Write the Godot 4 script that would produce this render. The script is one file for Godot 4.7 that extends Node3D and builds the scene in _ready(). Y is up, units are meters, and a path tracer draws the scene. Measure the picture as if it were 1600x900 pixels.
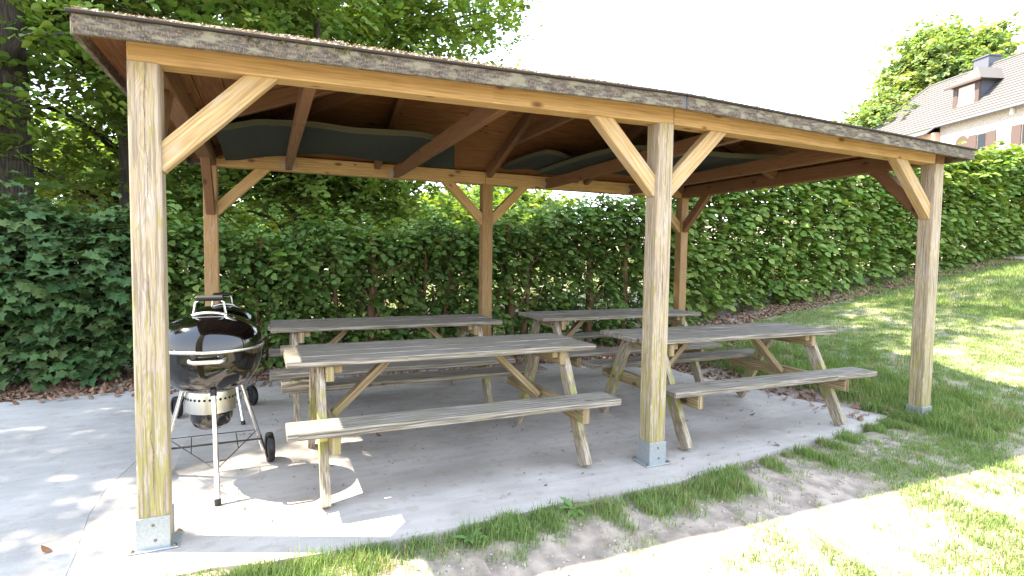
extends Node3D
# Picnic shelter with four tables and two kettle grills, hedge and trees behind, lawn in front.

var M := {}
var names := {}
var rng := RandomNumberGenerator.new()

# ---------------------------------------------------------------- naming
func numbered(n: String) -> String:
	if not names.has(n):
		names[n] = 0
		return n
	names[n] += 1
	return "%s_%03d" % [n, names[n]]

func thing(called: String, label: String, category: String, at := Vector3.ZERO, turn := 0.0, group := "") -> Node3D:
	var o := Node3D.new()
	o.name = numbered(called)
	add_child(o)
	o.position = at
	o.rotation.y = turn
	tag(o, label, category, group)
	return o

func tag(o: Node, label := "", category := "", group := "", kind := "") -> void:
	if label != "": o.set_meta("label", label)
	if category != "": o.set_meta("category", category)
	if group != "": o.set_meta("group", group)
	if kind != "": o.set_meta("kind", kind)

func put(mesh: Mesh, called: String, mat: Material, parent: Node, xf := Transform3D.IDENTITY) -> MeshInstance3D:
	var o := MeshInstance3D.new()
	o.mesh = mesh
	o.name = numbered(called) if parent == self else called
	o.material_override = mat
	parent.add_child(o, true)
	o.transform = xf
	return o

func structure(mesh: Mesh, called: String, mat: Material) -> MeshInstance3D:
	var o := put(mesh, called, mat, self)
	o.set_meta("kind", "structure")
	return o

# ---------------------------------------------------------------- mesh builder
class MB:
	var v := PackedVector3Array()
	var n := PackedVector3Array()
	var uv := PackedVector2Array()
	var c := PackedColorArray()
	var col := Color(1, 1, 1)
	var colored := false
	func tri(a: Vector3, b: Vector3, d: Vector3, ua := Vector2.ZERO, ub := Vector2.ZERO, ud := Vector2.ZERO) -> void:
		var nn := (d - a).cross(b - a)      # front faces run clockwise
		if nn.length_squared() < 1e-18: return
		nn = nn.normalized()
		v.append_array([a, b, d]); n.append_array([nn, nn, nn]); uv.append_array([ua, ub, ud]); c.append_array([col, col, col])
	func tri_n(a: Vector3, b: Vector3, d: Vector3, na: Vector3, nb: Vector3, nd: Vector3, ua := Vector2.ZERO, ub := Vector2.ZERO, ud := Vector2.ZERO) -> void:
		v.append_array([a, b, d]); n.append_array([na, nb, nd]); uv.append_array([ua, ub, ud]); c.append_array([col, col, col])
	func quad(a: Vector3, b: Vector3, d: Vector3, e: Vector3, ua := Vector2.ZERO, ub := Vector2.ZERO, ud := Vector2.ZERO, ue := Vector2.ZERO) -> void:
		tri(a, b, d, ua, ub, ud); tri(a, d, e, ua, ud, ue)
	func mesh() -> ArrayMesh:
		var m := ArrayMesh.new()
		var a := []
		a.resize(Mesh.ARRAY_MAX)
		a[Mesh.ARRAY_VERTEX] = v; a[Mesh.ARRAY_NORMAL] = n; a[Mesh.ARRAY_TEX_UV] = uv
		if colored: a[Mesh.ARRAY_COLOR] = c
		m.add_surface_from_arrays(Mesh.PRIMITIVE_TRIANGLES, a)
		return m
	# box with chamfered edges; the grain (u) runs along x; uv in metres
	func bar(L: float, H: float, W: float, b := 0.004, uo := Vector2.ZERO, us := 1.0, vs := 1.0, xf := Transform3D.IDENTITY) -> void:
		var hx := L / 2; var hy := H / 2; var hz := W / 2
		var P := func(ix: int, iy: int, iz: int, k: int) -> Vector3:
			var q := Vector3(hx - b, hy - b, hz - b)
			if k == 0: q.x = hx
			elif k == 1: q.y = hy
			else: q.z = hz
			return xf * Vector3(q.x * ix, q.y * iy, q.z * iz)
		var U := func(p: Vector3, k: int, iy: int, iz: int) -> Vector2:
			var q := xf.affine_inverse() * p
			if k == 0: return uo + Vector2(q.y * 0.3 * us + 0.37, q.z * vs)
			if k == 1: return uo + Vector2(q.x * us, (q.z + (0.0 if iy > 0 else 2.3 * W)) * vs)
			return uo + Vector2(q.x * us, (q.y + (1.1 * W if iz > 0 else 3.6 * W)) * vs)
		for s in [-1, 1]:
			for k in 3:
				var p := []
				for t in [[-1, -1], [-1, 1], [1, 1], [1, -1]]:
					var i := [t[0], t[1]]
					i.insert(k, s)
					p.append(P.call(i[0], i[1], i[2], k))
				var iy: int = s if k == 1 else 1
				var iz: int = s if k == 2 else 1
				if (s > 0) == (k == 1): p.reverse()
				quad(p[0], p[1], p[2], p[3], U.call(p[0], k, iy, iz), U.call(p[1], k, iy, iz), U.call(p[2], k, iy, iz), U.call(p[3], k, iy, iz))
		# chamfers
		for e in 3:   # edge along axis e
			var k1 := (e + 1) % 3
			var k2 := (e + 2) % 3
			for s1 in [-1, 1]:
				for s2 in [-1, 1]:
					var lo := [0, 0, 0]; lo[e] = -1; lo[k1] = s1; lo[k2] = s2
					var hi := lo.duplicate(); hi[e] = 1
					var a: Vector3 = P.call(lo[0], lo[1], lo[2], k1)
					var bb: Vector3 = P.call(hi[0], hi[1], hi[2], k1)
					var cc: Vector3 = P.call(hi[0], hi[1], hi[2], k2)
					var dd: Vector3 = P.call(lo[0], lo[1], lo[2], k2)
					var ua: Vector2 = U.call(a, 2, 1, s2); var ub: Vector2 = U.call(bb, 2, 1, s2)
					if (cc - a).cross(bb - a).dot((a + cc) / 2 - xf.origin) < 0: quad(a, dd, cc, bb, ua, ua, ub, ub)
					else: quad(a, bb, cc, dd, ua, ub, ub, ua)
		for sx in [-1, 1]:
			for sy in [-1, 1]:
				for sz in [-1, 1]:
					var a: Vector3 = P.call(sx, sy, sz, 0); var bb: Vector3 = P.call(sx, sy, sz, 1); var cc: Vector3 = P.call(sx, sy, sz, 2)
					if (cc - a).cross(bb - a).dot(a - xf.origin) < 0: tri(a, cc, bb, uo, uo, uo)
					else: tri(a, bb, cc, uo, uo, uo)
	# tapered tube along points with radii
	func tube(pts: Array, rad: Array, seg := 8, us := 1.0, caps := true) -> void:
		var rings := []
		var nr := []
		var len := 0.0
		var us_at := []
		var ref := Vector3(0.3, 0.2, 1).normalized()
		for i in pts.size():
			var d: Vector3 = (pts[min(i + 1, pts.size() - 1)] - pts[max(i - 1, 0)]).normalized()
			if absf(d.dot(ref)) > 0.95: ref = Vector3(1, 0.1, 0).normalized()
			var s := d.cross(ref).normalized()
			var t := s.cross(d).normalized()
			var r := []; var q := []
			for k in seg:
				var a := TAU * k / seg
				var o := s * cos(a) + t * sin(a)
				r.append(pts[i] + o * rad[i]); q.append(o)
			rings.append(r); nr.append(q)
			if i > 0: len += (pts[i] - pts[i - 1]).length()
			us_at.append(len * us)
		for i in pts.size() - 1:
			for k in seg:
				var k2 := (k + 1) % seg
				var u0 := Vector2(us_at[i], float(k) / seg); var u1 := Vector2(us_at[i + 1], float(k) / seg)
				var u2 := Vector2(us_at[i + 1], float(k + 1) / seg); var u3 := Vector2(us_at[i], float(k + 1) / seg)
				tri_n(rings[i][k], rings[i + 1][k2], rings[i + 1][k], nr[i][k], nr[i + 1][k2], nr[i + 1][k], u0, u2, u1)
				tri_n(rings[i][k], rings[i][k2], rings[i + 1][k2], nr[i][k], nr[i][k2], nr[i + 1][k2], u0, u3, u2)
		if caps:
			for k in range(1, seg - 1):
				var l := pts.size() - 1
				tri(rings[0][0], rings[0][k + 1], rings[0][k])
				tri(rings[l][0], rings[l][k], rings[l][k + 1])
	# lathe about y: profile of Vector2(r, y) going upwards or any way; smooth
	func lathe(prof: Array, seg := 48, at := Vector3.ZERO) -> void:
		var N := []
		for i in prof.size():
			var d: Vector2 = (prof[min(i + 1, prof.size() - 1)] - prof[max(i - 1, 0)]).normalized()
			N.append(Vector2(d.y, -d.x))
		for i in prof.size() - 1:
			for k in seg:
				var a0 := TAU * k / seg; var a1 := TAU * (k + 1) / seg
				var f := func(p: Vector2, a: float) -> Vector3: return at + Vector3(p.x * cos(a), p.y, p.x * sin(a))
				var g := func(p: Vector2, a: float) -> Vector3: return Vector3(p.x * cos(a), p.y, p.x * sin(a))
				var p0: Vector3 = f.call(prof[i], a0); var p1: Vector3 = f.call(prof[i + 1], a0)
				var p2: Vector3 = f.call(prof[i + 1], a1); var p3: Vector3 = f.call(prof[i], a1)
				var n0: Vector3 = g.call(N[i], a0); var n1: Vector3 = g.call(N[i + 1], a0); var n2: Vector3 = g.call(N[i + 1], a1); var n3: Vector3 = g.call(N[i], a1)
				tri_n(p0, p2, p1, n0, n2, n1); tri_n(p0, p3, p2, n0, n3, n2)

func seg_frame(a: Vector3, b: Vector3, up: Vector3) -> Transform3D:
	var x := (b - a).normalized()
	var z := x.cross(up).normalized()
	var y := z.cross(x).normalized()
	return Transform3D(Basis(x, y, z), (a + b) / 2)

# a straight timber from a to b, h along "up", w across; own mesh with its own stretch of grain
func timber(called: String, a: Vector3, b: Vector3, h: float, w: float, mat: Material, parent: Node, up := Vector3.UP, bev := 0.004) -> MeshInstance3D:
	var m := MB.new()
	m.bar((b - a).length(), h, w, bev, Vector2(rng.randf() * 3.0, rng.randf() * 3.0))
	return put(m.mesh(), called, mat, parent, seg_frame(a, b, up))

# ---------------------------------------------------------------- textures
func image_from(w: int, h: int, f: Callable) -> Image:
	var data := PackedByteArray()
	data.resize(w * h * 3)
	var i := 0
	for y in h:
		for x in w:
			var c: Color = f.call(x, y)
			data[i] = clampi(int(c.r * 255.0), 0, 255); data[i + 1] = clampi(int(c.g * 255.0), 0, 255); data[i + 2] = clampi(int(c.b * 255.0), 0, 255)
			i += 3
	return Image.create_from_data(w, h, false, Image.FORMAT_RGB8, data)

func noise(sd: int, freq: float, oct := 3) -> FastNoiseLite:
	var n := FastNoiseLite.new()
	n.seed = sd; n.frequency = freq; n.fractal_octaves = oct
	n.noise_type = FastNoiseLite.TYPE_SIMPLEX_SMOOTH
	return n

func tex(im: Image) -> ImageTexture:
	im.generate_mipmaps()
	return ImageTexture.create_from_image(im)

func normal_of(im: Image, k: float) -> ImageTexture:
	var g := im.duplicate() as Image
	g.clear_mipmaps()
	g.convert(Image.FORMAT_RGBA8)
	g.bump_map_to_normal_map(k)
	return tex(g)

# tileable enough streaky timber: 2 m along u, 0.5 m along v. Colours are sRGB.
func wood_image(sd: int, light: Color, dark: Color, knot: Color, contrast: float, knots: int, stain: Color, stain_amt: float, w := 1024, h := 256) -> Image:
	var fine := noise(sd, 1.0, 2); var broad := noise(sd + 1, 1.0, 3); var warp := noise(sd + 2, 1.0, 2); var blot := noise(sd + 3, 1.0, 4)
	var r := RandomNumberGenerator.new(); r.seed = sd
	var ks := []
	for i in knots: ks.append([r.randf() * w, r.randf() * h, r.randf_range(4, 9)])
	return image_from(w, h, func(x: int, y: int) -> Color:
		var yy := float(y); var pull := 0.0; var kn := 0.0
		for k in ks:
			var dx: float = (x - k[0]) / 2.2; var dy: float = y - k[1]
			var d: float = sqrt(dx * dx + dy * dy) / k[2]
			if d < 4.0:
				pull += dy * exp(-d * 0.9) * 0.8
				kn = maxf(kn, clampf(1.35 - d, 0.0, 1.0))
		yy += warp.get_noise_2d(x * 0.0035, y * 0.012) * 3.0 - pull
		var s := broad.get_noise_2d(x * 0.004, yy * 0.09) * 0.55 + fine.get_noise_2d(x * 0.008, yy * 0.42) * 0.6
		var ring := sin(yy * 0.55 + broad.get_noise_2d(x * 0.0012, yy * 0.02) * 5.0) * 0.26
		var t := clampf(0.5 + (s + ring) * contrast, 0.0, 1.0)
		var c := dark.lerp(light, t)
		c = c.lerp(stain, clampf(blot.get_noise_2d(x * 0.007, y * 0.02) * 1.6, 0.0, 1.0) * stain_amt)
		return c.lerp(knot, kn * 0.85))

func mat_std(albedo: Color, rough := 0.8, metal := 0.0) -> StandardMaterial3D:
	var m := StandardMaterial3D.new()
	m.albedo_color = albedo; m.roughness = rough; m.metallic = metal
	return m

func wood_mat(im: Image, us: float, vs: float, rough := 0.75, bump := 3.0) -> StandardMaterial3D:
	var m := mat_std(Color(1, 1, 1), rough)
	if bump > 0.0:
		m.normal_enabled = true
		m.normal_texture = normal_of(im, bump)
	m.albedo_texture = tex(im)
	m.uv1_scale = Vector3(us, vs, 1)
	return m

func lin(r: float, g: float, b: float) -> Color:
	return Color(r, g, b).linear_to_srgb()

func leaf_mat(back: float) -> StandardMaterial3D:
	var m := mat_std(Color(1, 1, 1), 0.62)
	m.metallic_specular = 0.35
	m.vertex_color_use_as_albedo = true
	m.cull_mode = BaseMaterial3D.CULL_DISABLED
	m.backlight_enabled = true
	m.backlight = Color(back, back, back * 0.6)
	return m

func materials() -> void:
	# timber of the shelter: honey coloured pine, greyer on posts, red-brown ties
	var pine := wood_image(11, Color(0.75, 0.63, 0.43), Color(0.60, 0.47, 0.29), Color(0.36, 0.22, 0.12), 0.75, 11, Color(0.74, 0.61, 0.42), 0.5)
	M.pine = wood_mat(pine, 0.5, 2.0, 0.7, 1.5)
	var pale := wood_image(21, Color(0.76, 0.66, 0.48), Color(0.56, 0.45, 0.29), Color(0.38, 0.27, 0.18), 0.7, 6, Color(0.66, 0.60, 0.52), 0.8)
	M.pale = wood_mat(pale, 0.5, 2.0, 0.8, 2.5)
	var brown := wood_image(31, Color(0.49, 0.35, 0.23), Color(0.37, 0.25, 0.15), Color(0.24, 0.14, 0.08), 0.6, 5, Color(0.46, 0.32, 0.21), 0.5)
	M.brown = wood_mat(brown, 0.5, 2.0, 0.75, 1.5)
	var board := wood_image(41, Color(0.56, 0.38, 0.21), Color(0.38, 0.24, 0.12), Color(0.22, 0.12, 0.06), 0.7, 9, Color(0.42, 0.27, 0.15), 0.6)
	M.board = wood_mat(board, 0.5, 2.0, 0.75, 1.5)
	var grey := wood_image(51, Color(0.62, 0.59, 0.54), Color(0.32, 0.285, 0.245), Color(0.24, 0.20, 0.16), 0.95, 7, Color(0.47, 0.45, 0.35), 0.8)
	M.grey = wood_mat(grey, 0.5, 2.0, 0.85, 4.0)
	var frame := wood_image(61, Color(0.66, 0.59, 0.46), Color(0.42, 0.34, 0.23), Color(0.26, 0.19, 0.13), 0.75, 6, Color(0.52, 0.50, 0.30), 0.9)
	M.frame = wood_mat(frame, 0.5, 2.0, 0.85, 3.0)
	# table legs, u 0 (foot) .. 1 (top): weathered, with green algae where rain splashes up under the seat
	var n1 := noise(71, 1.0, 3); var n2 := noise(72, 1.0, 4)
	var leg := image_from(512, 128, func(x: int, y: int) -> Color:
		var u := x / 512.0
		var t := clampf(0.5 + n1.get_noise_2d(x * 0.012, y * 0.35) * 0.9, 0.0, 1.0)
		var c := Color(0.40, 0.34, 0.26).lerp(Color(0.72, 0.68, 0.61), t)
		var g := clampf(n2.get_noise_2d(x * 0.012, y * 0.03) * 1.3 + 0.62 - absf(u - 0.44) * 3.0, 0.0, 0.62)
		return c.lerp(Color(0.52, 0.53, 0.22), g))
	M.leg = wood_mat(leg, 1.0, 1.0, 0.85, 3.0)
	# posts, u 0 (base) .. 1 (top); arched grain on one face, straight on the others; algae near the base
	var p1 := noise(81, 1.0, 3); var p2 := noise(82, 1.0, 3); var p3 := noise(83, 1.0, 4)
	for kind in 2:
		var grain_pale: Color = [Color(0.69, 0.63, 0.53), Color(0.64, 0.51, 0.33)][kind]
		var grain_line: Color = [Color(0.49, 0.42, 0.32), Color(0.46, 0.33, 0.19)][kind]
		var im := image_from(1024, 256, func(x: int, y: int) -> Color:
			var face := y / 64
			var v := (y % 64) / 63.0 - 0.5
			var u := x / 1024.0
			var wv := p1.get_noise_2d(x * 0.006, y * 0.01 + kind * 50.0)
			var ring := 0.0
			if face % 2 == 0:
				ring = sin(TAU * (absf(v - wv * 0.12) * absf(v - wv * 0.12) * 26.0 + u * 13.0 * (1.0 if face == 0 else -0.7) + wv * 2.2))
			else:
				ring = sin(TAU * (v * 7.0 + wv * 2.5))
			var t := clampf(0.66 + ring * 0.14 + p2.get_noise_2d(x * 0.01, y * 0.5) * 0.45, 0.0, 1.0)
			var c := grain_line.lerp(grain_pale, t)
			var grey_n := clampf(p3.get_noise_2d(x * 0.006, y * 0.03 + 90.0) * 1.5 + 0.25, 0.0, 1.0)
			c = c.lerp(Color(0.69, 0.65, 0.62) * (0.75 + 0.3 * t), grey_n * (0.55 if kind == 0 else 0.2))
			var reach := 0.34 + p3.get_noise_2d(face * 70.0 + 40.0, y * 0.12) * 0.5     # algae grows in streaks from the splash zone up the grain
			var al := clampf((p3.get_noise_2d(x * 0.010 + 300.0, y * 0.09) + (0.10 if u < reach else -0.3)) * 5.0, 0.0, 0.5)
			c = c.lerp(Color(0.52, 0.50, 0.19), al * (1.0 if kind == 0 else 0.5))
			var stain := clampf((p3.get_noise_2d(x * 0.004 + 700.0, y * 0.10) - 0.12) * 3.0, 0.0, 0.42)
			c = c.lerp(Color(0.38, 0.33, 0.29), stain * (1.0 if kind == 0 else 0.3))
			if absf(v - 0.03 - wv * 0.1) < 0.009 and p1.get_noise_2d(x * 0.004, 400.0 + face * 40.0) > 0.05: c = c.lerp(Color(0.20, 0.15, 0.10), 0.6)
			return c)
		M["post%d" % kind] = wood_mat(im, 1.0, 1.0, 0.8, 2.5)
	# weathered fascia: dark, fibrous, lichen flecks
	var f1 := noise(91, 1.0, 3); var f2 := noise(92, 1.0, 2); var f3 := noise(93, 1.0, 4)
	var fas := image_from(2048, 64, func(x: int, y: int) -> Color:
		var c := Color(0.23, 0.21, 0.19).lerp(Color(0.39, 0.36, 0.33), clampf(0.5 + f1.get_noise_2d(x * 0.02, y * 0.12), 0.0, 1.0))
		var fl := clampf((f2.get_noise_2d(x * 0.16, y * 0.10) - 0.18) * 4.0, 0.0, 1.0)
		c = c.lerp(Color(0.52, 0.43, 0.27), fl * 0.7)
		c = c.lerp(Color(0.50, 0.48, 0.40), clampf(f3.get_noise_2d(x * 0.009, y * 0.03) * 2.4 - 0.2, 0.0, 0.75))
		return c)
	M.fascia = wood_mat(fas, 0.31, 7.5, 0.9, 2.0)
	# concrete
	var c1 := noise(101, 0.004, 5); var c2 := noise(102, 0.25, 2); var c3 := noise(103, 0.02, 4)
	var con := image_from(1024, 1024, func(x: int, y: int) -> Color:
		var t := c1.get_noise_2d(x, y) * 0.10 + c2.get_noise_2d(x, y) * 0.035 + c3.get_noise_2d(x * 0.35, y * 1.6) * 0.045
		var c := Color(0.655, 0.635, 0.610) * (1.0 + t * 1.25)
		var sc := c3.get_noise_2d(x * 0.08 + y * 0.9, y * 0.05 - x * 0.5 + 300.0)
		if absf(sc) < 0.006 and c1.get_noise_2d(x + 500.0, y) > 0.12: c = c.lerp(Color(0.80, 0.78, 0.74), 0.5)
		return c.lerp(Color(0.55, 0.50, 0.44), clampf((c3.get_noise_2d(x + 900.0, y) - 0.28) * 1.6, 0.0, 0.25)))
	for k in 2:
		var m := mat_std([Color(1, 0.985, 0.97), Color(1.0, 1.0, 1.0)][k], 0.9)
		m.albedo_texture = tex(con)
		m.normal_enabled = true; m.normal_texture = normal_of(con, 5.0); m.normal_scale = 0.6
		m.uv1_triplanar = true; m.uv1_world_triplanar = true
		m.uv1_scale = Vector3(0.31, 0.31, 0.31) if k == 0 else Vector3(0.27, 0.27, 0.27)
		M["concrete%d" % k] = m
	# bare soil / turf sheet: vertex colours times a grain texture
	var s1 := noise(111, 0.009, 5); var s2 := noise(112, 0.35, 2)
	var soil := image_from(1024, 1024, func(x: int, y: int) -> Color:
		var t := 0.86 + s1.get_noise_2d(x, y) * 0.30 + s2.get_noise_2d(x, y) * 0.10
		return Color(t, t, t))
	M.soil = mat_std(Color(1, 1, 1), 0.95)
	M.soil.vertex_color_use_as_albedo = true
	M.soil.albedo_texture = tex(soil)
	M.soil.normal_enabled = true; M.soil.normal_texture = normal_of(soil, 2.5)
	M.soil.uv1_triplanar = true; M.soil.uv1_world_triplanar = true; M.soil.uv1_scale = Vector3(0.7, 0.7, 0.7)
	M.leaf = leaf_mat(1.0)
	M.hedge_leaf = leaf_mat(0.85)
	M.grass = leaf_mat(0.8)
	M.litter = leaf_mat(0.2)
	# bark
	var b1 := noise(121, 1.0, 4)
	var bark := image_from(256, 256, func(x: int, y: int) -> Color:
		var t := clampf(0.5 + b1.get_noise_2d(x * 0.02, y * 0.10) * 1.1, 0.0, 1.0)
		return Color(0.13, 0.115, 0.095).lerp(Color(0.28, 0.25, 0.20), t))
	M.bark = wood_mat(bark, 0.7, 2.0, 0.95, 6.0)
	var bark2 := image_from(256, 256, func(x: int, y: int) -> Color:
		var t := clampf(0.5 + b1.get_noise_2d(x * 0.02 + 90.0, y * 0.10) * 1.1, 0.0, 1.0)
		return Color(0.30, 0.22, 0.15).lerp(Color(0.52, 0.40, 0.29), t))
	M.stem = wood_mat(bark2, 0.7, 2.0, 0.95, 5.0)
	# metal
	var z1 := noise(131, 0.06, 3)
	var zinc := image_from(256, 256, func(x: int, y: int) -> Color:
		var t := 0.64 + z1.get_noise_2d(x, y) * 0.05
		return Color(t * 0.97, t, t * 1.0))
	M.zinc = mat_std(Color(1, 1, 1), 0.5, 0.55)
	M.zinc.albedo_texture = tex(zinc); M.zinc.uv1_triplanar = true; M.zinc.uv1_scale = Vector3(4, 4, 4)
	M.bolt = mat_std(Color(0.45, 0.40, 0.34), 0.55, 0.7)
	M.chrome = mat_std(Color(0.86, 0.86, 0.86), 0.16, 1.0)
	M.alu = mat_std(Color(0.80, 0.80, 0.78), 0.32, 1.0)
	M.enamel = mat_std(Color(0.022, 0.020, 0.021), 0.09)
	M.enamel.clearcoat_enabled = true; M.enamel.clearcoat = 0.6; M.enamel.clearcoat_roughness = 0.05
	M.black = mat_std(Color(0.045, 0.045, 0.05), 0.55)
	M.hole = mat_std(Color(0.02, 0.02, 0.02), 0.9)
	# mats: dark green foam with a pale woven edge
	var w1 := noise(141, 0.4, 2)
	var weave := image_from(256, 64, func(x: int, y: int) -> Color:
		var k := sin(x * 0.55 + (PI if (y / 8) % 2 == 0 else 0.0)) * 0.5 + 0.5
		return Color(0.20, 0.21, 0.15).lerp(Color(0.42, 0.41, 0.33), clampf(k * 0.8 + w1.get_noise_2d(x, y) * 0.4, 0.0, 1.0)))
	M.mat_edge = wood_mat(weave, 1.6, 1.0, 0.95, 4.0)
	M.mat = mat_std(Color(0.115, 0.14, 0.125), 0.9)
	M.felt = mat_std(Color(0.20, 0.18, 0.16), 0.95)
	# house
	var h1 := noise(151, 0.05, 4)
	var tile := image_from(512, 128, func(x: int, y: int) -> Color:
		var t := 0.36 + h1.get_noise_2d(x, y) * 0.14 + (-0.12 if x % 16 < 3 else 0.0)
		return Color(t * 0.98, t * 0.95, t * 0.94))
	M.tile = wood_mat(tile, 0.4, 1.0, 0.9, 2.0)
	var stone := image_from(256, 256, func(x: int, y: int) -> Color:
		var t := 0.66 + h1.get_noise_2d(x * 1.3, y * 2.6) * 0.22
		return Color(t, t * 0.96, t * 0.92))
	M.stone = mat_std(Color(1, 1, 1), 0.95); M.stone.albedo_texture = tex(stone); M.stone.uv1_triplanar = true; M.stone.uv1_scale = Vector3(0.5, 0.5, 0.5)
	M.plaster = mat_std(Color(0.80, 0.79, 0.78), 0.95)
	M.brick = mat_std(Color(0.76, 0.64, 0.55), 0.95)
	M.shutter = mat_std(Color(0.31, 0.25, 0.23), 0.7)
	M.glass = mat_std(Color(0.10, 0.11, 0.12), 0.08)
	M.blind = mat_std(Color(0.85, 0.85, 0.86), 0.7)
	M.slate = mat_std(Color(0.33, 0.34, 0.38), 0.7)

# ---------------------------------------------------------------- ground
var hn := noise(7, 0.35, 3)
var gn := noise(8, 0.55, 4)
var SLAB := [Vector2(-9, 0.30), Vector2(-2, 0.26), Vector2(0.3, 0.27), Vector2(0.91, 0.32), Vector2(1.9, 0.27), Vector2(2.74, 0.27), Vector2(3.3, 0.20), Vector2(3.75, 0.09), Vector2(4.5, 0.02), Vector2(5.2, -0.08), Vector2(5.50, -0.20), Vector2(5.42, -0.5), Vector2(5.28, -0.84), Vector2(5.12, -1.6), Vector2(5.02, -2.2), Vector2(5.08, -3.2), Vector2(3.3, -3.36), Vector2(2.06, -3.5), Vector2(0.7, -3.5), Vector2(-0.6, -3.42), Vector2(-1.6, -3.32), Vector2(-9, -3.05)]

func sstep(a: float, b: float, x: float) -> float:
	var t := clampf((x - a) / (b - a), 0.0, 1.0)
	return t * t * (3.0 - 2.0 * t)

func ground_raw(x: float, z: float) -> float:
	var s := lerpf(0.135, 0.075, sstep(-2.2, 1.6, z))
	var h := maxf(0.0, x - 5.3) * s
	if x > 40.0: h = (40.0 - 5.3) * s + (x - 40.0) * s * 0.2
	h += 0.11 * sstep(5.2, 5.7, x) * sstep(-0.2, -0.9, z)
	h += 0.05 * sstep(-3.4, -3.9, z)
	h -= 0.09 * sstep(0.25, 1.3, z) * (1.0 - sstep(4.0, 8.0, x))
	h -= 0.025 * maxf(0.0, z - 1.3) * (1.0 - sstep(5.0, 9.0, x))
	h += hn.get_noise_2d(x * 2.5, z * 2.5) * 0.018 + hn.get_noise_2d(x * 0.5, z * 0.5) * 0.03 * sstep(0.4, 2.0, absf(z) + absf(x - 2.6) - 3.0)
	return h - 0.012

func in_slab(x: float, z: float, grow := 0.0) -> bool:
	var p := Vector2(x, z)
	if grow != 0.0: p += (Vector2(0.0, -1.6) - Vector2(0.0, z)).normalized() * 0.0
	return Geometry2D.is_point_in_polygon(p, slab_poly)

var slab_poly := PackedVector2Array()

func ground_h(x: float, z: float) -> float:
	var h := ground_raw(x, z)
	if x < 5.6 and z < 0.4 and z > -3.6 and in_slab(x, z): h = minf(h, -0.07)
	return h

# how much turf covers the soil (0..1)
func turf(x: float, z: float) -> float:
	var n := gn.get_noise_2d(x * 1.9, z * 1.9) + 0.45 * gn.get_noise_2d(x * 6.0 + 40.0, z * 6.0)
	var base := 0.35 + n * 1.1
	base += sstep(3.4, 7.5, x - z * 0.3) * 0.58
	base -= 0.8 * (1.0 - sstep(0.0, 0.45, absf(z - (0.80 - 0.06 * x)))) * (1.0 - sstep(3.4, 4.6, x)) * sstep(0.9, 1.5, x)
	base += 1.0 * (1.0 - sstep(0.0, 0.16, absf(z - 0.40 - 0.06 * n))) * sstep(0.95, 1.15, x) * (1.0 - sstep(2.85, 3.2, x))
	if z < -3.2: base -= sstep(-3.2, -3.7, z) * (1.1 - sstep(6.0, 11.0, x) * 0.6)
	if x < 5.6 and z < -0.3: base -= (1.0 - sstep(5.35, 5.6, x)) * 1.2
	return clampf(base, 0.0, 1.0)

func axis_steps(lo: float, hi: float, fine_lo: float, fine_hi: float, fine: float) -> Array:
	var a := []
	var x := fine_lo
	while x < fine_hi + 1e-6:
		a.append(x); x += fine
	var st := fine * 1.6
	while x < hi:
		a.append(x); x += st; st *= 1.35
	a.append(hi)
	x = fine_lo - fine * 1.6; st = fine * 1.6
	while x > lo:
		a.insert(0, x); st *= 1.35; x -= st
	a.insert(0, lo)
	return a

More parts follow.
